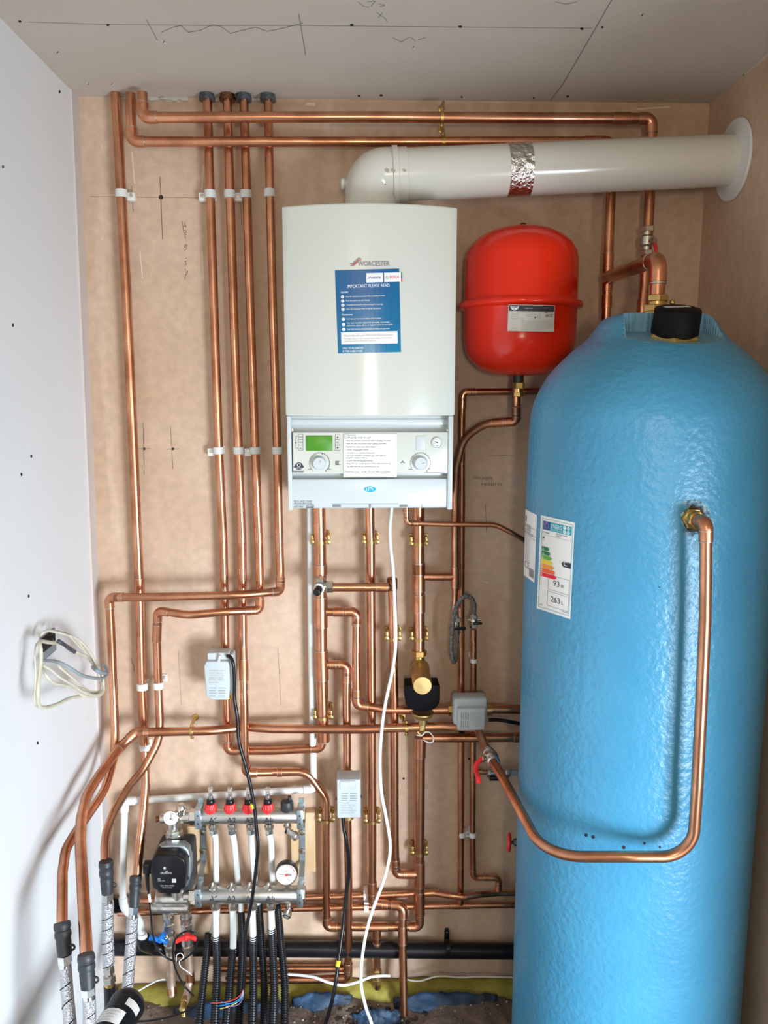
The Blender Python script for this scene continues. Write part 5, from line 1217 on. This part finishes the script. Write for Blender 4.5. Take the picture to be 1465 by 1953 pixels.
c = W(326, 1560, MY-.03); r = K(15.5, MY-.03); d = V((0, -1, .12)).normalized()
th = obj('thermometer', MB().lathe([(r*.5, -.022), (r*.92, -.012), (r, -.008), (r, 0), (r*.93, .002)], c, d, 32), 'chrome', mx, 40)
ey = V((0, .12, 1)).normalized(); dm2 = lambda h: (lambda x_, y_: c+ex*x_*r+ey*(-y_)*r+d*h)
obj('dial_face', MB().disc(0, 0, .92, dm2(.0022), n=28), 'paper', th, 0)
mb = MB().stroke([(.08, -.6), (0, .1)], .1, dm2(.003)).disc(0, .1, .15, dm2(.003), n=12)
for k in range(13):
    a = math.radians(220-21.5*k); mb.stroke([(.62*math.cos(a), -.62*math.sin(a)), (.75*math.cos(a), -.75*math.sin(a))], .06, dm2(.0028))
mb.text('C', .2, .3, .3, dm2(.0028)); obj('dial_marks', mb, 'ink_grey', th, 0)
# circulation pump hung between the mixing valve and the lower block
pm = thing('circulation_pump', 'black faced circulation pump with an aluminium body left of the manifold', 'pump', W(325, 1705, 2.08))
a = W(301, 1700, 2.06); b = W(365, 1615, 2.06)
obj('motor_shell', MB().box((a.x, 2.055, a.z), (b.x, 2.135, b.z), bev=.012, seg=3), 'black_soft', pm, 50)
a = W(302, 1640, 2.045); b = W(363, 1613, 2.045)
xs_ = lambda px: W(px, 1640, 2.045).x; zs_ = lambda py: W(330, py, 2.045).z
out = [(xs_(298), zs_(1632)), (xs_(301), zs_(1618)), (xs_(311), zs_(1612)), (xs_(352), zs_(1612)), (xs_(361), zs_(1620)), (xs_(365), zs_(1640)), (xs_(363), zs_(1668)), (xs_(356), zs_(1690)), (xs_(345), zs_(1690)), (xs_(345), zs_(1640)), (xs_(300), zs_(1640))]
obj('cast_flange', MB().prism([(x_, 2.040, z_) for x_, z_ in out], (0, .03, 0), bev=.003), 'zinc', pm, 45)
for px, py in ((304, 1625), (353, 1625), (357, 1674)): q = W(px, py, 2.04); obj('bolt', MB().cyl(q+V((0, .004, 0)), q-V((0, .003, 0)), .005, 12), 'black_plastic', pm)
xs_ = lambda px: W(px, 1670, 2.00).x; zs_ = lambda py: W(325, py, 2.00).z
out = [(290, 1640), (296, 1632), (338, 1632), (352, 1640), (356, 1650), (352, 1694), (344, 1697), (341, 1706), (302, 1705), (298, 1698), (290, 1694), (287, 1664)]
hb = obj('control_head', MB().prism([(xs_(x_), 2.00, zs_(y_)) for x_, y_ in out], (0, .05, 0), bev=.004), 'black_plastic', pm, 45)
fm = lambda px, py: W(px, py, 1.9992); mb = MB()
mb.text('GRUNDFOS', 306, 1667, 3.4, fm, wpx=22, bold=.03); mb.disc(314, 1656, 2.6, fm, n=12); mb.stroke([(316, 1661), (320, 1664)], .9, fm); mb.stroke([(320, 1661), (316, 1664)], .9, fm)
mb.text('UPM3', 300, 1678, 2.6, fm, wpx=6); mb.text('AUTO L 15-70', 301, 1681, 2.2, fm, wpx=13); mb.rect(328, 1676, 336, 1683.5, fm); mb.text('230V 50Hz IPX4D', 306, 1690.5, 2.6, fm, wpx=26); mb.text('Made in Serbia', 310, 1694, 2.4, fm, wpx=19)
obj('printed_text', mb, 'ink_light', hb, 0)
a = W(274, 1664, 2.03); b = W(290, 1645, 2.03); pc = obj('cable_plug', MB().box((a.x, 2.02, a.z), (b.x, 2.045, b.z), bev=.003).tube([W(280, 1662, 2.03), W(281, 1680, 2.03), W(283, 1698, 2.03)], [.007, .0055, .0045], 10), 'black_plastic', pm, 45)
# lower block of the mixing set
a = W(299, 1721, MY); mb = MB().cyl(W(298, 1713, MY), W(362, 1713, MY), .0205, 24, ch=.003).cyl(W(290, 1730, MY-.005), W(361, 1730, MY-.005), .018, 24, ch=.002).box((W(296, 1733, MY).x, MY-.02, W(296, 1733, MY).z), (W(358, 1733, MY).x, MY+.012, W(296, 1712, MY).z), bev=.004)
mb.cyl(W(340, 1690, MY), W(340, 1715, MY), .02, 24); obj('pump_block', mb, 'nickel', mf, 35)
for k, (x0_, lbl, m_) in enumerate(((320, 'blue', 'blue_plastic'), (354, 'red', 'red_plastic'))):
    x1_ = x0_+5; a = W(x0_, 1738, MY); v = thing('manifold_valve', 'nickel valve with a %s butterfly handle under the pump block' % lbl, 'valve', W(x1_, 1818, MY))
    f_ = lambda t_: W(x0_+(x1_-x0_)*t_, 1738+80*t_, MY)
    mb = MB().cyl(f_(0), f_(.12), .0150, 20).nut(f_(.10), f_(.20), .0175).cyl(f_(.2), f_(.27), .0155, 20).nut(f_(.27), f_(.42), .0185, rot=.3).cyl(f_(.42), f_(.48), .016, 20).nut(f_(.48), f_(.56), .0165)
    mb.lathe([(.013, -.016), (.018, -.010), (.018, .010), (.013, .016)], f_(.68), z, 22).nut(f_(.80), f_(.92), .0165).cyl(f_(.92), f_(1.02), .0125, 18); obj('valve_body', mb, 'nickel', v, 35)
    q = W((306, 356)[k], (1791, 1787)[k], MY-.035); mb = MB(); bw = V((0, 0, 1))
    mb.cyl(f_(.68), q+V((0, -.004, 0)), .0055, 12)
    obj('stem', mb, 'nickel', v)
    mb = MB().cyl(q+V((0, .010, 0)), q+V((0, -.006, 0)), .0088, 16)
    if k == 0: ww = [((299, 1787), (306, 1790)), ((306, 1790), (316, 1799)), ((307, 1789), (312, 1781))]; ww = [((285, 1788), (303, 1792)), ((306, 1790), (319, 1798)), ((306, 1790), (313, 1781))]
    else: ww = [((336, 1794), (353, 1788)), ((358, 1787), (375, 1790)), ((356, 1786), (356, 1781))]
    for (p0_, p1_) in ww: 
        A_, B_ = W(*p0_, MY-.040), W(*p1_, MY-.040); mb.tube([A_, (A_+B_)/2, B_], [.0085, .0065, .008], 10)
    obj('handle', mb, m_, v, 45)
# copper tails of the pump set
t, r = pipe('dusty copper tail below the blue handled valve, going down to the floor', [(325, 1815, MY), (326, 1860, MY), (327, 1880, MY), (329, 1900, MY-.01)], 14, sleeves=[(328, 1888, MY, 1.6)], m='copper_dusty')
t, r = pipe('dusty copper tail below the red handled valve, bent above a brass drain cock', [(359, 1815, MY), (361, 1840, MY), (363, 1872, MY, .06), (358, 1893, MY-.02), (351, 1913, MY-.05)], 14, sleeves=[(362, 1864, MY, 3.2)], m='copper_dusty')
a = W(352, 1908, MY-.045); b = W(349, 1925, MY-.07); dd = (b-a).normalized(); o = thing('brass_cock', 'small brass drain cock with a ribbed spout on the floor below the pump', 'valve', b)
obj('body', MB().nut(a-dd*.008, a+dd*.006, .0115).ball(b, .0115, 0, 14).cyl(a, b, .009, 14), 'brass', o, 35)
s0 = W(350, 1930, MY-.075); obj('spout', MB().lathe([(.007, 0), (.008, .004), (.0065, .006), (.0078, .010), (.0062, .012), (.0075, .016), (.005, .019)], s0+z*.006, (.1, -.2, -1), 14), 'brass', o)
# wooden battens behind the manifold
for x0_, y0_, x1_, y1_, lb in ((363, 1571, 399, 1662, 'left'), (557, 1545, 601, 1658, 'right')):
    a = W(x0_, y1_, 2.185); b = W(x1_, y0_, 2.185); o = obj('batten', MB().box((a.x, 2.170, a.z), (b.x, YB-.0005, b.z), bev=.001), 'wood', None, 40); tag(o, 'pale wooden batten behind the %s manifold bracket' % lb, 'batten')
# white plastic heating pipes and black conduits
up_ = [[(407, 1590, MY), (411, 1600, MY+.002), (412, 1660, MY+.03), (414, 1700, MY+.045), (413, 1750, MY+.045), (400, 1790, MY+.03)],
       [(443, 1590, MY), (447, 1610, MY+.005), (454, 1680, MY+.04), (459, 1710, MY+.045), (460, 1745, MY+.045)],
       [(479, 1590, MY), (480, 1610, MY+.005), (486, 1680, MY+.04), (491, 1710, MY+.045), (494, 1740, MY+.045)],
       [(513, 1590, MY), (517, 1610, MY+.005), (520, 1680, MY+.04), (527, 1710, MY+.045), (529, 1735, MY+.045)]]
for k, q in enumerate(up_):
    nm = ('first', 'second', 'third', 'fourth')[k]
    o, _, _ = cable('white heating pipe from the %s outlet of the upper manifold bar' % nm, q, 12, 'plastic_white', 'heating_pipe', 'pipe', 16); o['group'] = 'white pipes from the upper manifold bar'
lo_ = [[(411, 1733, MY), (412, 1770, MY-.004), (412, 1795, MY-.005)], [(444, 1733, MY), (445, 1780, MY-.004), (444, 1818, MY-.008)], [(481, 1733, MY), (482, 1770, MY-.004), (483, 1795, MY-.005)], [(517, 1733, MY), (518, 1760, MY-.004), (518, 1780, MY-.005)]]
for k, q in enumerate(lo_):
    nm = ('first', 'second', 'third', 'fourth')[k]
    o, _, _ = cable('white heating pipe from the %s outlet of the lower manifold bar' % nm, q, 13, 'plastic_white', 'heating_pipe', 'pipe', 16); o['group'] = 'white pipes from the lower manifold bar'
def conduit(label, q, w0, w1):
    Q_ = [W(*p) for p in q]; Q_.append(V((Q_[-1].x, Q_[-1].y-.03, .0))); P = smoothpath(Q_, 40); n_ = len(P); L_ = sum((P[i+1]-P[i]).length for i in range(n_-1))
    pitch = .0062; N_ = int(L_/pitch)*6; 
    # resample evenly
    cum = [0]
    for i in range(n_-1): cum.append(cum[-1]+(P[i+1]-P[i]).length)
    out = []; rs = []; j = 0; r0 = rpx(w0, P[0]); r1 = rpx(w1, P[-1])
    for i in range(N_+1):
        s_ = L_*i/N_
        while j < n_-2 and cum[j+1] < s_: j += 1
        f_ = (s_-cum[j])/max(1e-9, cum[j+1]-cum[j]); out.append(P[j].lerp(P[j+1], min(1, f_)))
        ph = i % 6; rr_ = r0+(r1-r0)*i/N_; rs.append(rr_*(.80, .95, 1.02, 1.02, .95, .80)[ph])
    o = obj('conduit', MB().tube(out, rs, 16), 'conduit_black', None, 80); tag(o, label, 'conduit', 'black corrugated conduits under the manifold')
MF = MY
rear = [([(398, 1779, MF+.03), (393, 1830, MF+.01), (385, 1900, MF-.05), (378, 1975, MF-.12)], 'black corrugated conduit at the far left, starting level with the red handle'),
        ([(460, 1737, MF+.045), (462, 1800, MF+.03), (459, 1880, MF-.02), (454, 1975, MF-.10)], 'black corrugated conduit behind the second lower pipe, beside the black cable'),
        ([(494, 1724, MF+.045), (499, 1800, MF+.03), (504, 1880, MF-.02), (503, 1975, MF-.10)], 'black corrugated conduit behind the third lower pipe, leaning right'),
        ([(529, 1722, MF+.045), (536, 1800, MF+.03), (543, 1880, MF-.02), (542, 1975, MF-.10)], 'rightmost black corrugated conduit, starting just left of the lower drain cock')]
for q, l_ in rear: conduit(l_, q, 14, 18)
front = [([(412, 1784, MF-.004), (414, 1840, MF-.015), (412, 1900, MF-.07), (409, 1975, MF-.15)], 'black corrugated conduit sleeved on the first lower white pipe'),
         ([(444, 1808, MF-.008), (440, 1860, MF-.03), (436, 1910, MF-.08), (430, 1975, MF-.15)], 'black corrugated conduit sleeved on the second lower white pipe'),
         ([(483, 1784, MF-.004), (483, 1840, MF-.015), (483, 1900, MF-.07), (481, 1975, MF-.15)], 'black corrugated conduit sleeved on the third lower white pipe'),
         ([(518, 1770, MF-.004), (521, 1830, MF-.015), (523, 1900, MF-.07), (520, 1975, MF-.15)], 'black corrugated conduit sleeved on the fourth, shortest lower white pipe')]
for q, l_ in front: conduit(l_, q, 15, 19)

# ================================================================== braided hoses on the left
def hose(label, con, hexa, pts, wc, wh, whose, lug=1, end=None):
    a, b = W(*con[0]), W(*con[1]); t = thing('braided_hose', label, 'hose', W(*pts[-1]), 'braided hoses with black push-fit connectors')
    r = rpx(wc, a)/1.0; d = (b-a); L_ = d.length; d.normalize()
    mb = MB().lathe([(r*.72, .0), (r*.92, -.001), (r*1.0, .003), (r*1.02, .010), (r*.96, .012), (r*.90, L_*.25), (r*.98, L_*.28), (r*1.0, L_*.40), (r*.90, L_*.46), (r*.86, L_*.52), (r*.90, L_*.56), (r*.86, L_*.78), (r*.80, L_*.98), (r*.7, L_)], a, d, 28)
    cn = obj('push_fit_connector', mb, 'black_soft', t, 30)
    if lug: 
        q = a+d*L_*.72+V((r*.95, -.002, 0)); obj('release_lug', MB().torus(q, (0, -1, 0), .006, .0022, 16, 8, up=(0, 0, 1)), 'black_soft', cn)
    h0, h1 = W(*hexa[0]), W(*hexa[1]); rh = rpx(wh, h0)
    mb = MB().nut(h0, h0.lerp(h1, .62), rh, rot=.3).cyl(h0.lerp(h1, .6), h1, rh*.86, 24, ch=.001); obj('hex_ferrule', mb, 'chrome', t, 30)
    Q_ = [W(*q) for q in pts]
    if pts[-1][1] > 1960: Q_ += [V((Q_[-1].x, Q_[-1].y+.01, Q_[-1].z*.5)), V((Q_[-1].x+.01, Q_[-1].y+.03, .01))]
    P = smoothpath(Q_, 10); r2 = rpx(whose, P[0]); obj('braided_tube', MB().tube(P, r2, 24), 'braid', t)
    # dark tracer dashes spiralling on the braid
    acc = 0; nxt = .028
    mb = None
    for i in range(1, len(P)):
        acc += (P[i]-P[i-1]).length
        if acc > nxt:
            nxt += .034; ax = (P[i]-P[i-1]).normalized(); M = frame(ax, up=(0, -1, 0)); q = []
            for k in range(9):
                an = PI*(-.62+.0)+PI*.75*k/8+PI*.5; 
                an = PI*.5+(-1.15+2.1*k/8)
                q.append(P[i]+M @ V((r2*1.01*math.cos(an), 0, 0))+M @ V((0, r2*1.01*math.sin(an), 0))*1 + ax*(.012*(k/8-.5)))
            mb = MB().tube(q, .0011, 6); obj('tracer_mark', mb, 'black_matt', t)
    return t
hose('outermost left braided hose under its black connector, against the white wall', ((118, 1759, 1.50), (124, 1824, 1.47)), ((123, 1822, 1.47), (125, 1848, 1.465)), ((125, 1846, 1.465), (128, 1890, 1.45), (136, 1975, 1.42)), 31, 26, 23)
hose('second braided hose from the left, its black connector set lowest', ((164, 1820, 1.42), (168, 1886, 1.40)), ((168, 1884, 1.40), (170, 1907, 1.395)), ((170, 1905, 1.395), (171, 1935, 1.39), (172, 1985, 1.38)), 32, 27, 24)
t = hose('third braided hose from the left, ending in a brass coupling above the floor', ((202, 1643, 1.88), (205, 1705, 1.87)), ((205, 1703, 1.87), (206, 1723, 1.868)), ((206, 1721, 1.868), (206, 1780, 1.865), (207, 1838, 1.86)), 27, 23, 22)
mb = MB().cyl(W(206, 1836, 1.86), W(207, 1846, 1.86), .0115, 20).nut(W(207, 1844, 1.86), W(208, 1855, 1.86), .0145).cyl(W(208, 1854, 1.86), W(208, 1863, 1.86), .010, 18).nut(W(208, 1861, 1.86), W(209, 1873, 1.86), .0165)
obj('end_coupling', mb, 'nickel', t, 30); obj('brass_ring', MB().cyl(W(209, 1872, 1.86), W(209, 1880, 1.86), .0135, 20), 'brass', t); obj('black_tail', MB().cyl(W(209, 1879, 1.86), V((W(210, 1960, 1.86).x, 1.86, 0)), .0148, 20), 'black_plastic', t)
hose('fourth braided hose from the left, going down behind the black canister', ((259, 1671, 2.06), (256, 1730, 2.03)), ((255, 1729, 2.03), (253, 1752, 2.02)), ((253, 1750, 2.02), (249, 1810, 2.0), (243, 1895, 1.93)), 23, 20, 21, lug=0)
# black canister
a = W(246, 1912, 1.62); b = W(196, 1995, 1.50); d = (b-a).normalized(); r = .0385
t = thing('black_canister', 'glossy black canister with two pale labels lying at the foot of the hoses', 'canister', b)
Lc = min(.45, (a.z-.03)/max(.05, -d.z)); obj('body', MB().lathe([(0, -.014), (r*.6, -.012), (r*.88, -.005), (r*1.0, .004), (r*1.04, .008), (r*1.04, .014), (r, .018), (r, Lc)], a, d, 44), 'black_plastic', t, 35)
Mc = frame(d, up=(0, 0, 1))
def mcan(off):
    def h(an, hh):
        return a+d*hh+Mc @ V(((r+off)*math.cos(an), (r+off)*math.sin(an), 0))
    return h
# find the angle that faces the camera
best = max(range(72), key=lambda k: (Mc @ V((math.cos(k*PI/36), math.sin(k*PI/36), 0))).dot((V((0, 0, HC))-a).normalized())); a0 = best*PI/36
sg = 1 if (Mc @ V((math.cos(a0+.3), math.sin(a0+.3), 0))).x > (Mc @ V((math.cos(a0), math.sin(a0), 0))).x else -1
lf = mcan(.0006); g_ = lambda u, v: lf(a0+sg*u, v)
lb = obj('label', MB().rect(-1.25, .062, .15, .10, g_, 0, 14, 2), 'paper', t, 0); lb2 = obj('label', MB().rect(-.15, .026, .85, .046, g_, 0, 10, 2), 'paper_grey', t, 0)
lf2 = mcan(.0011); g2_ = lambda u, v: lf2(a0+sg*u, v); mb = MB()
for k in range(4): mb.text('Magnetic filter rinse and check instructions', -1.1, .070+k*.008, .005, lambda x_, y_: g2_(x_, y_), wpx=1.0-.15*k) if False else mb.stroke([(-1.1+j*.1, .070+k*.008) for j in range(11-k)], .0012, g2_)
obj('label_lines', mb, 'ink_light', lb, 0)

# ================================================================== cables
o, p_, r_ = cable('long black cable from the upper actuator hanging in front of the manifold', [(434, 1251, 2.09), (440, 1254, 2.08), (445, 1268, 2.075), (447, 1300, 2.075), (447, 1330, 2.075), (453, 1370, 2.07), (456, 1415, 2.065), (467, 1455, 2.06), (478, 1500, 2.055), (486, 1545, 2.05), (489, 1580, 2.045), (492, 1612, 2.04), (489, 1650, 2.04), (483, 1700, 2.04), (476, 1740, 2.04), (468, 1780, 2.03), (467, 1830, 2.02), (464, 1886, 2.01)], 7, 'black_plastic')
obj('yellow_tape', MB().cyl(W(481, 1533, 2.052), W(483, 1541, 2.051), r_*1.25, 14), 'yellow', o)
for k, (m_, q) in enumerate((('wire_red', [(464, 1885, 2.01), (460, 1896, 2.0), (447, 1906, 1.99), (425, 1912, 1.98), (403, 1913, 1.98)]), ('wire_blue', [(464, 1885, 2.01), (461, 1898, 2.0), (450, 1910, 1.985), (432, 1916, 1.98), (415, 1919, 1.98)]),
                         ('wire_yellow', [(464, 1885, 2.01), (462, 1899, 2.0), (452, 1912, 1.985), (436, 1920, 1.98), (420, 1924, 1.98)]), ('wire_violet', [(464, 1885, 2.01), (464, 1900, 2.0), (458, 1913, 1.985), (446, 1919, 1.98), (430, 1919, 1.98)]), ('wire_blue', [(464, 1885, 2.01), (463, 1899, 2.0), (455, 1910, 1.985), (440, 1914, 1.98), (422, 1911, 1.98)]))):
    P = smoothpath([W(*x_) for x_ in q]); obj('bare_wire', MB().tube(P, .0011, 6), m_, o)
o, p_, r_ = cable('black cable from the lower actuator trailing down to the floor', [(654, 1558, 2.08), (656, 1580, 2.075), (661, 1605, 2.07), (665, 1640, 2.07), (665, 1668, 2.07), (660, 1710, 2.065), (655, 1760, 2.05), (650, 1800, 2.03), (645, 1836, 2.01), (641, 1870, 1.99), (632, 1915, 1.95), (616, 1975, 1.88)], 7, 'black_plastic', drop=1)
obj('yellow_tape', MB().cyl(W(646, 1832, 2.012), W(644, 1843, 2.006), r_*1.25, 14), 'yellow', o)
cable('long white cable hanging from under the boiler down to the floor', [(748, 962, 2.05), (746, 985, 2.04), (744, 1005, 2.03), (745, 1040, 2.02), (750, 1086, 2.01), (753, 1148, 2.0), (755, 1200, 1.99), (754, 1240, 1.985), (748, 1282, 1.98), (736, 1337, 1.96), (729, 1385, 1.95), (725, 1443, 1.94), (727, 1506, 1.93), (736, 1556, 1.92), (744, 1605, 1.91), (742, 1640, 1.905), (731, 1682, 1.90), (711, 1735, 1.89), (698, 1782, 1.87), (690, 1835, 1.85), (689, 1880, 1.83), (698, 1922, 1.80), (712, 1975, 1.76)], 6.2, 'cable_white', drop=1)
cable('black cable from the sideways actuator going behind the blue cylinder', [(932, 1373, 2.11), (950, 1373, 2.11), (975, 1377, 2.11), (1010, 1384, 2.11), (1060, 1396, 2.13)], 7, 'black_plastic')
o, p_, r_ = cable('thin black pump lead looping round the two butterfly handles', [(283, 1696, 2.03), (285, 1720, 2.03), (288, 1750, 2.03), (291, 1781, 2.03), (302, 1812, 2.03), (322, 1829, 2.03), (344, 1833, 2.03), (366, 1817, 2.025), (377, 1797, 2.02), (374, 1783, 2.02), (362, 1776, 2.02), (346, 1780, 2.02), (334, 1793, 2.02), (330, 1812, 2.02), (332, 1838, 2.02), (340, 1860, 2.02), (353, 1882, 2.02), (370, 1900, 2.01)], 3.4, 'black_plastic')
obj('white_sleeve', MB().cyl(W(284, 1704, 2.03), W(286, 1719, 2.03), r_*1.6, 12), 'paper', o)
cable('thin pale string looped and trailing near the red butterfly handle', [(336, 1834, 2.01), (337, 1822, 2.01), (345, 1818, 2.01), (350, 1826, 2.01), (342, 1834, 2.01), (346, 1845, 2.01), (358, 1853, 2.01), (366, 1860, 2.01)], 1.6, 'cable_white', 'string', 'string', 6)
cable('thin black cable lying on the floor beside the black canister', [(262, 1948, 1.70), (290, 1946, 1.74), (320, 1940, 1.78), (350, 1930, 1.86), (372, 1921, 1.90)], 4, 'black_plastic')
cable('flat white cable sagging along the wall base behind the hanging cables', [(545, 1858, 2.14), (575, 1860, 2.14), (600, 1864, 2.13), (628, 1874, 2.12), (655, 1879, 2.115), (682, 1873, 2.12), (705, 1864, 2.13), (726, 1861, 2.14), (744, 1861, 2.145)], 5.5, 'cable_white')
cable('yellowed white cable along the right foot of the back wall', [(776, 1868, 2.15), (800, 1871, 2.15), (835, 1862, 2.15), (880, 1864, 2.15), (935, 1863, 2.15), (1130, 1868, 2.15)], 3.6, 'cable_cream')
cable('thin pale cable on the yellow insulation left of the pump tails', [(262, 1891, 2.02), (285, 1878, 2.06), (305, 1869, 2.10), (330, 1868, 2.12)], 3, 'cable_white')
# coil on the left wall
def WL(px, py, off): return WX(px, py, -.733+off)
bt = thing('back_box', 'grey metal socket box set in the white left wall among loose cables', 'electrical box', WL(91, 1250, .0))
c = WL(90, 1230, 0); h = .040; hy = .055
y0_, y1_ = WL(75, 1230, 0).y, WL(105, 1230, 0).y; z0_, z1_ = WL(90, 1253, 0).z, WL(90, 1207, 0).z
mb = MB().box((xl(c.z)-.03, y0_, z0_), (xl(c.z)+.0035, y1_, z1_)); obj('metal_box', mb, 'grey_pipe', bt)
mb = MB().box((xl(c.z)+.0032, y0_+.006, z0_+.02), (xl(c.z)+.0045, y1_-.02, z0_+.055)).cyl((xl(c.z)+.002, y1_-.012, z1_-.018), (xl(c.z)+.005, y1_-.012, z1_-.018), .007, 12).cyl((xl(c.z)+.002, y1_-.01, z0_+.03), (xl(c.z)+.005, y1_-.01, z0_+.03), .004, 10); obj('knockout', mb, 'mark_dark', bt)
def wcab(label, pts, w_, m_, nm='cable'):
    P = smoothpath([WL(*q) for q in pts], 8); d_ = RC.transposed() @ (P[0]-V((0, 0, HC))); r = w_/2*(-d_.z)/F
    o = obj(nm, MB().tube(P, r, 10), m_); tag(o, label, 'cable'); return o, P, r
q_ = lambda l: [(40+x_/6.659, 1180+y_/6.659, o_) for x_, y_, o_ in l]
wcab('thick cream cable hanging straight down from the wall box, then doubling back right', q_([(430, 310, .02), (350, 300, .03), (240, 290, .045), (250, 380, .055), (255, 500, .055), (235, 700, .055), (215, 900, .055), (225, 1090, .05), (300, 1130, .05), (450, 1090, .05), (620, 1010, .05), (760, 985, .05)]), 7, 'cable_cream')
wcab('cream cable arching from the box top over to the right of the coil', q_([(230, 240, .02), (300, 165, .03), (400, 160, .035), (560, 200, .05), (720, 260, .06), (860, 400, .07), (950, 560, .075), (1030, 700, .08), (1050, 850, .08), (1000, 960, .08), (850, 960, .07), (700, 870, .06)]), 5, 'cable_cream')
wcab('cream cable of the coil, second under the top arch', q_([(330, 150, .02), (480, 165, .04), (640, 220, .05), (760, 330, .055), (860, 470, .06), (940, 600, .065), (1010, 760, .07), (1040, 880, .07), (960, 930, .07), (840, 900, .06), (640, 740, .05), (500, 620, .04), (420, 520, .02)]), 4.5, 'cable_cream')
wcab('cream cable passing through the black taped joint', q_([(430, 300, .03), (520, 340, .05), (620, 390, .055), (720, 430, .06), (830, 480, .06), (900, 560, .06), (980, 650, .07), (1020, 760, .07), (1055, 900, .075), (990, 980, .075), (850, 985, .07), (740, 950, .06), (600, 860, .055), (430, 820, .05), (330, 730, .045), (270, 620, .03)]), 5.5, 'cable_cream')
wcab('cream cable crossing the middle of the coil diagonally', q_([(280, 590, .03), (380, 650, .04), (520, 760, .05), (680, 850, .06), (830, 910, .06), (930, 945, .065), (1000, 940, .07), (1030, 850, .07), (1040, 780, .07)]), 5, 'cable_cream')
wcab('thin cream cable looping at the far left of the coil', q_([(240, 280, .02), (190, 330, .04), (175, 460, .05), (185, 650, .05), (180, 850, .05), (170, 1000, .05), (180, 1100, .05), (250, 1140, .045)]), 3, 'cable_cream')
wcab('thin cream cable hugging the top right of the coil', q_([(500, 180, .03), (620, 230, .05), (740, 350, .055), (830, 430, .06), (890, 520, .062), (930, 610, .065), (1000, 700, .065)]), 3.4, 'cable_cream')
wcab('grey cable sweeping across and hooking round the right of the coil', q_([(300, 530, .02), (420, 540, .05), (520, 570, .07), (660, 650, .09), (780, 720, .10), (930, 755, .105), (1040, 755, .105), (1095, 700, .10), (1080, 620, .09), (1040, 590, .08)]), 6.5, 'cable_grey')
wcab('short grey cable end tied round the cream cables', q_([(915, 615, .08), (960, 655, .10), (1020, 685, .105), (1070, 690, .105)]), 7.5, 'cable_grey')
wcab('black tape bandage on a cream cable beside the wall box', q_([(470, 280, .045), (530, 320, .052), (590, 360, .056), (640, 395, .058), (680, 420, .06)]), 8.5, 'tape_dark', 'taped_joint')

# ================================================================== wall foot: insulation, sheet, rubble
def strip(name, label, cat, m_, rows):
    mb = MB(); n_ = len(rows[0]); vs = [V(p) for r_ in rows for p in r_]
    mb.add(vs, [(i*n_+k, i*n_+k+1, (i+1)*n_+k+1, (i+1)*n_+k) for i in range(len(rows)-1) for k in range(n_-1)])
    o = obj(name, mb, m_, None, 60); sm = o.modifiers.new('thickness', 'SOLIDIFY'); sm.thickness = .003; sm.offset = -1; tag(o, label, cat); return o
random.seed(11)
def wav(x_, s_): return math.sin(x_*23+s_)*.5+math.sin(x_*57+s_*2)*.3+math.sin(x_*111+s_*3)*.2
rows = []
for (Y_, Z_, aY, aZ) in ((2.192, .016, .0, .004), (2.175, .016, .004, .005), (2.150, .008, .008, .005), (2.135, -.010, .010, .003), (2.13, -.035, .010, 0)):
    rows.append([(x_, Y_+aY*wav(x_, Y_*9), Z_+aZ*wav(x_, 2)) for x_ in [XL_bot+.02+i*(1.62/90) for i in range(91)]])
strip('insulation_strip', 'yellow insulation strip along the foot of the back wall', 'insulation', 'yellow_foam', rows)
def sheet(label, x0_, x1_, Yc, zc, amp, s_):
    rows = []; n_ = 26
    for j in range(6):
        f_ = j/5; rows.append([(x0_+(x1_-x0_)*i/n_, Yc-.035*f_*max(0,math.sin(PI*i/n_))**.5+.006*wav(x0_+i*.02, s_+j), zc+.018*(1-f_)*max(0,math.sin(PI*i/n_))**.7-.020*f_+amp*wav(x0_+i*.03+j, s_)) for i in range(n_+1)])
    strip('membrane_sheet', label, 'plastic sheet', 'blue_sheet', rows)
sheet('crumpled blue membrane piece left of the white cable', -.21, -.03, 2.125, .012, .004, 1)
sheet('crumpled blue membrane piece curled round the pipe entering the floor', -.03, .11, 2.085, -.012, .008, 4)
sheet('dark blue membrane strip along the floor edge towards the cylinder', .09, .40, 2.115, .012, .006, 7)
sheet('dark membrane under the pump tails and conduits', -.55, -.22, 2.10, .008, .004, 9)
# loose grit and rubble on the concrete
mb = MB(); random.seed(21)
for k in range(420):
    x_ = random.uniform(-.65, .55); y_ = 2.13-abs(random.gauss(0, .09)); s_ = random.uniform(.0012, .0045)
    if random.random() < .35: x_ = random.gauss(.03, .09); y_ = 2.05+random.gauss(0, .035)
    mb.ball((x_, y_, fz(x_, y_)+s_*.4), s_, 0 if random.random() < .22 else 1, 6, (1, random.uniform(.6, 1.2), random.uniform(.5, .9)))
o = obj('grit', mb, ['seam_fill', 'concrete'], None, 30); o['kind'] = 'stuff'; tag(o, 'grit and crumbs scattered on the concrete along the wall foot', 'debris')
mb = MB()
for k in range(160):
    x_ = random.gauss(.045, .05); y_ = 2.065+random.gauss(0, .02); s_ = random.uniform(.004, .010)
    mb.ball((x_, y_, fz(x_, y_)+s_*.1), s_, 0, 7, (1, random.uniform(.6, 1.2), random.uniform(.4, .8)))
o = obj('rubble', mb, 'hole_dark', None, 30); o['kind'] = 'stuff'; tag(o, 'dark rubble in the broken hollow round the pipe entering the floor', 'rubble')

for o in bpy.data.objects:
    if '_b' in o: del o['_b']
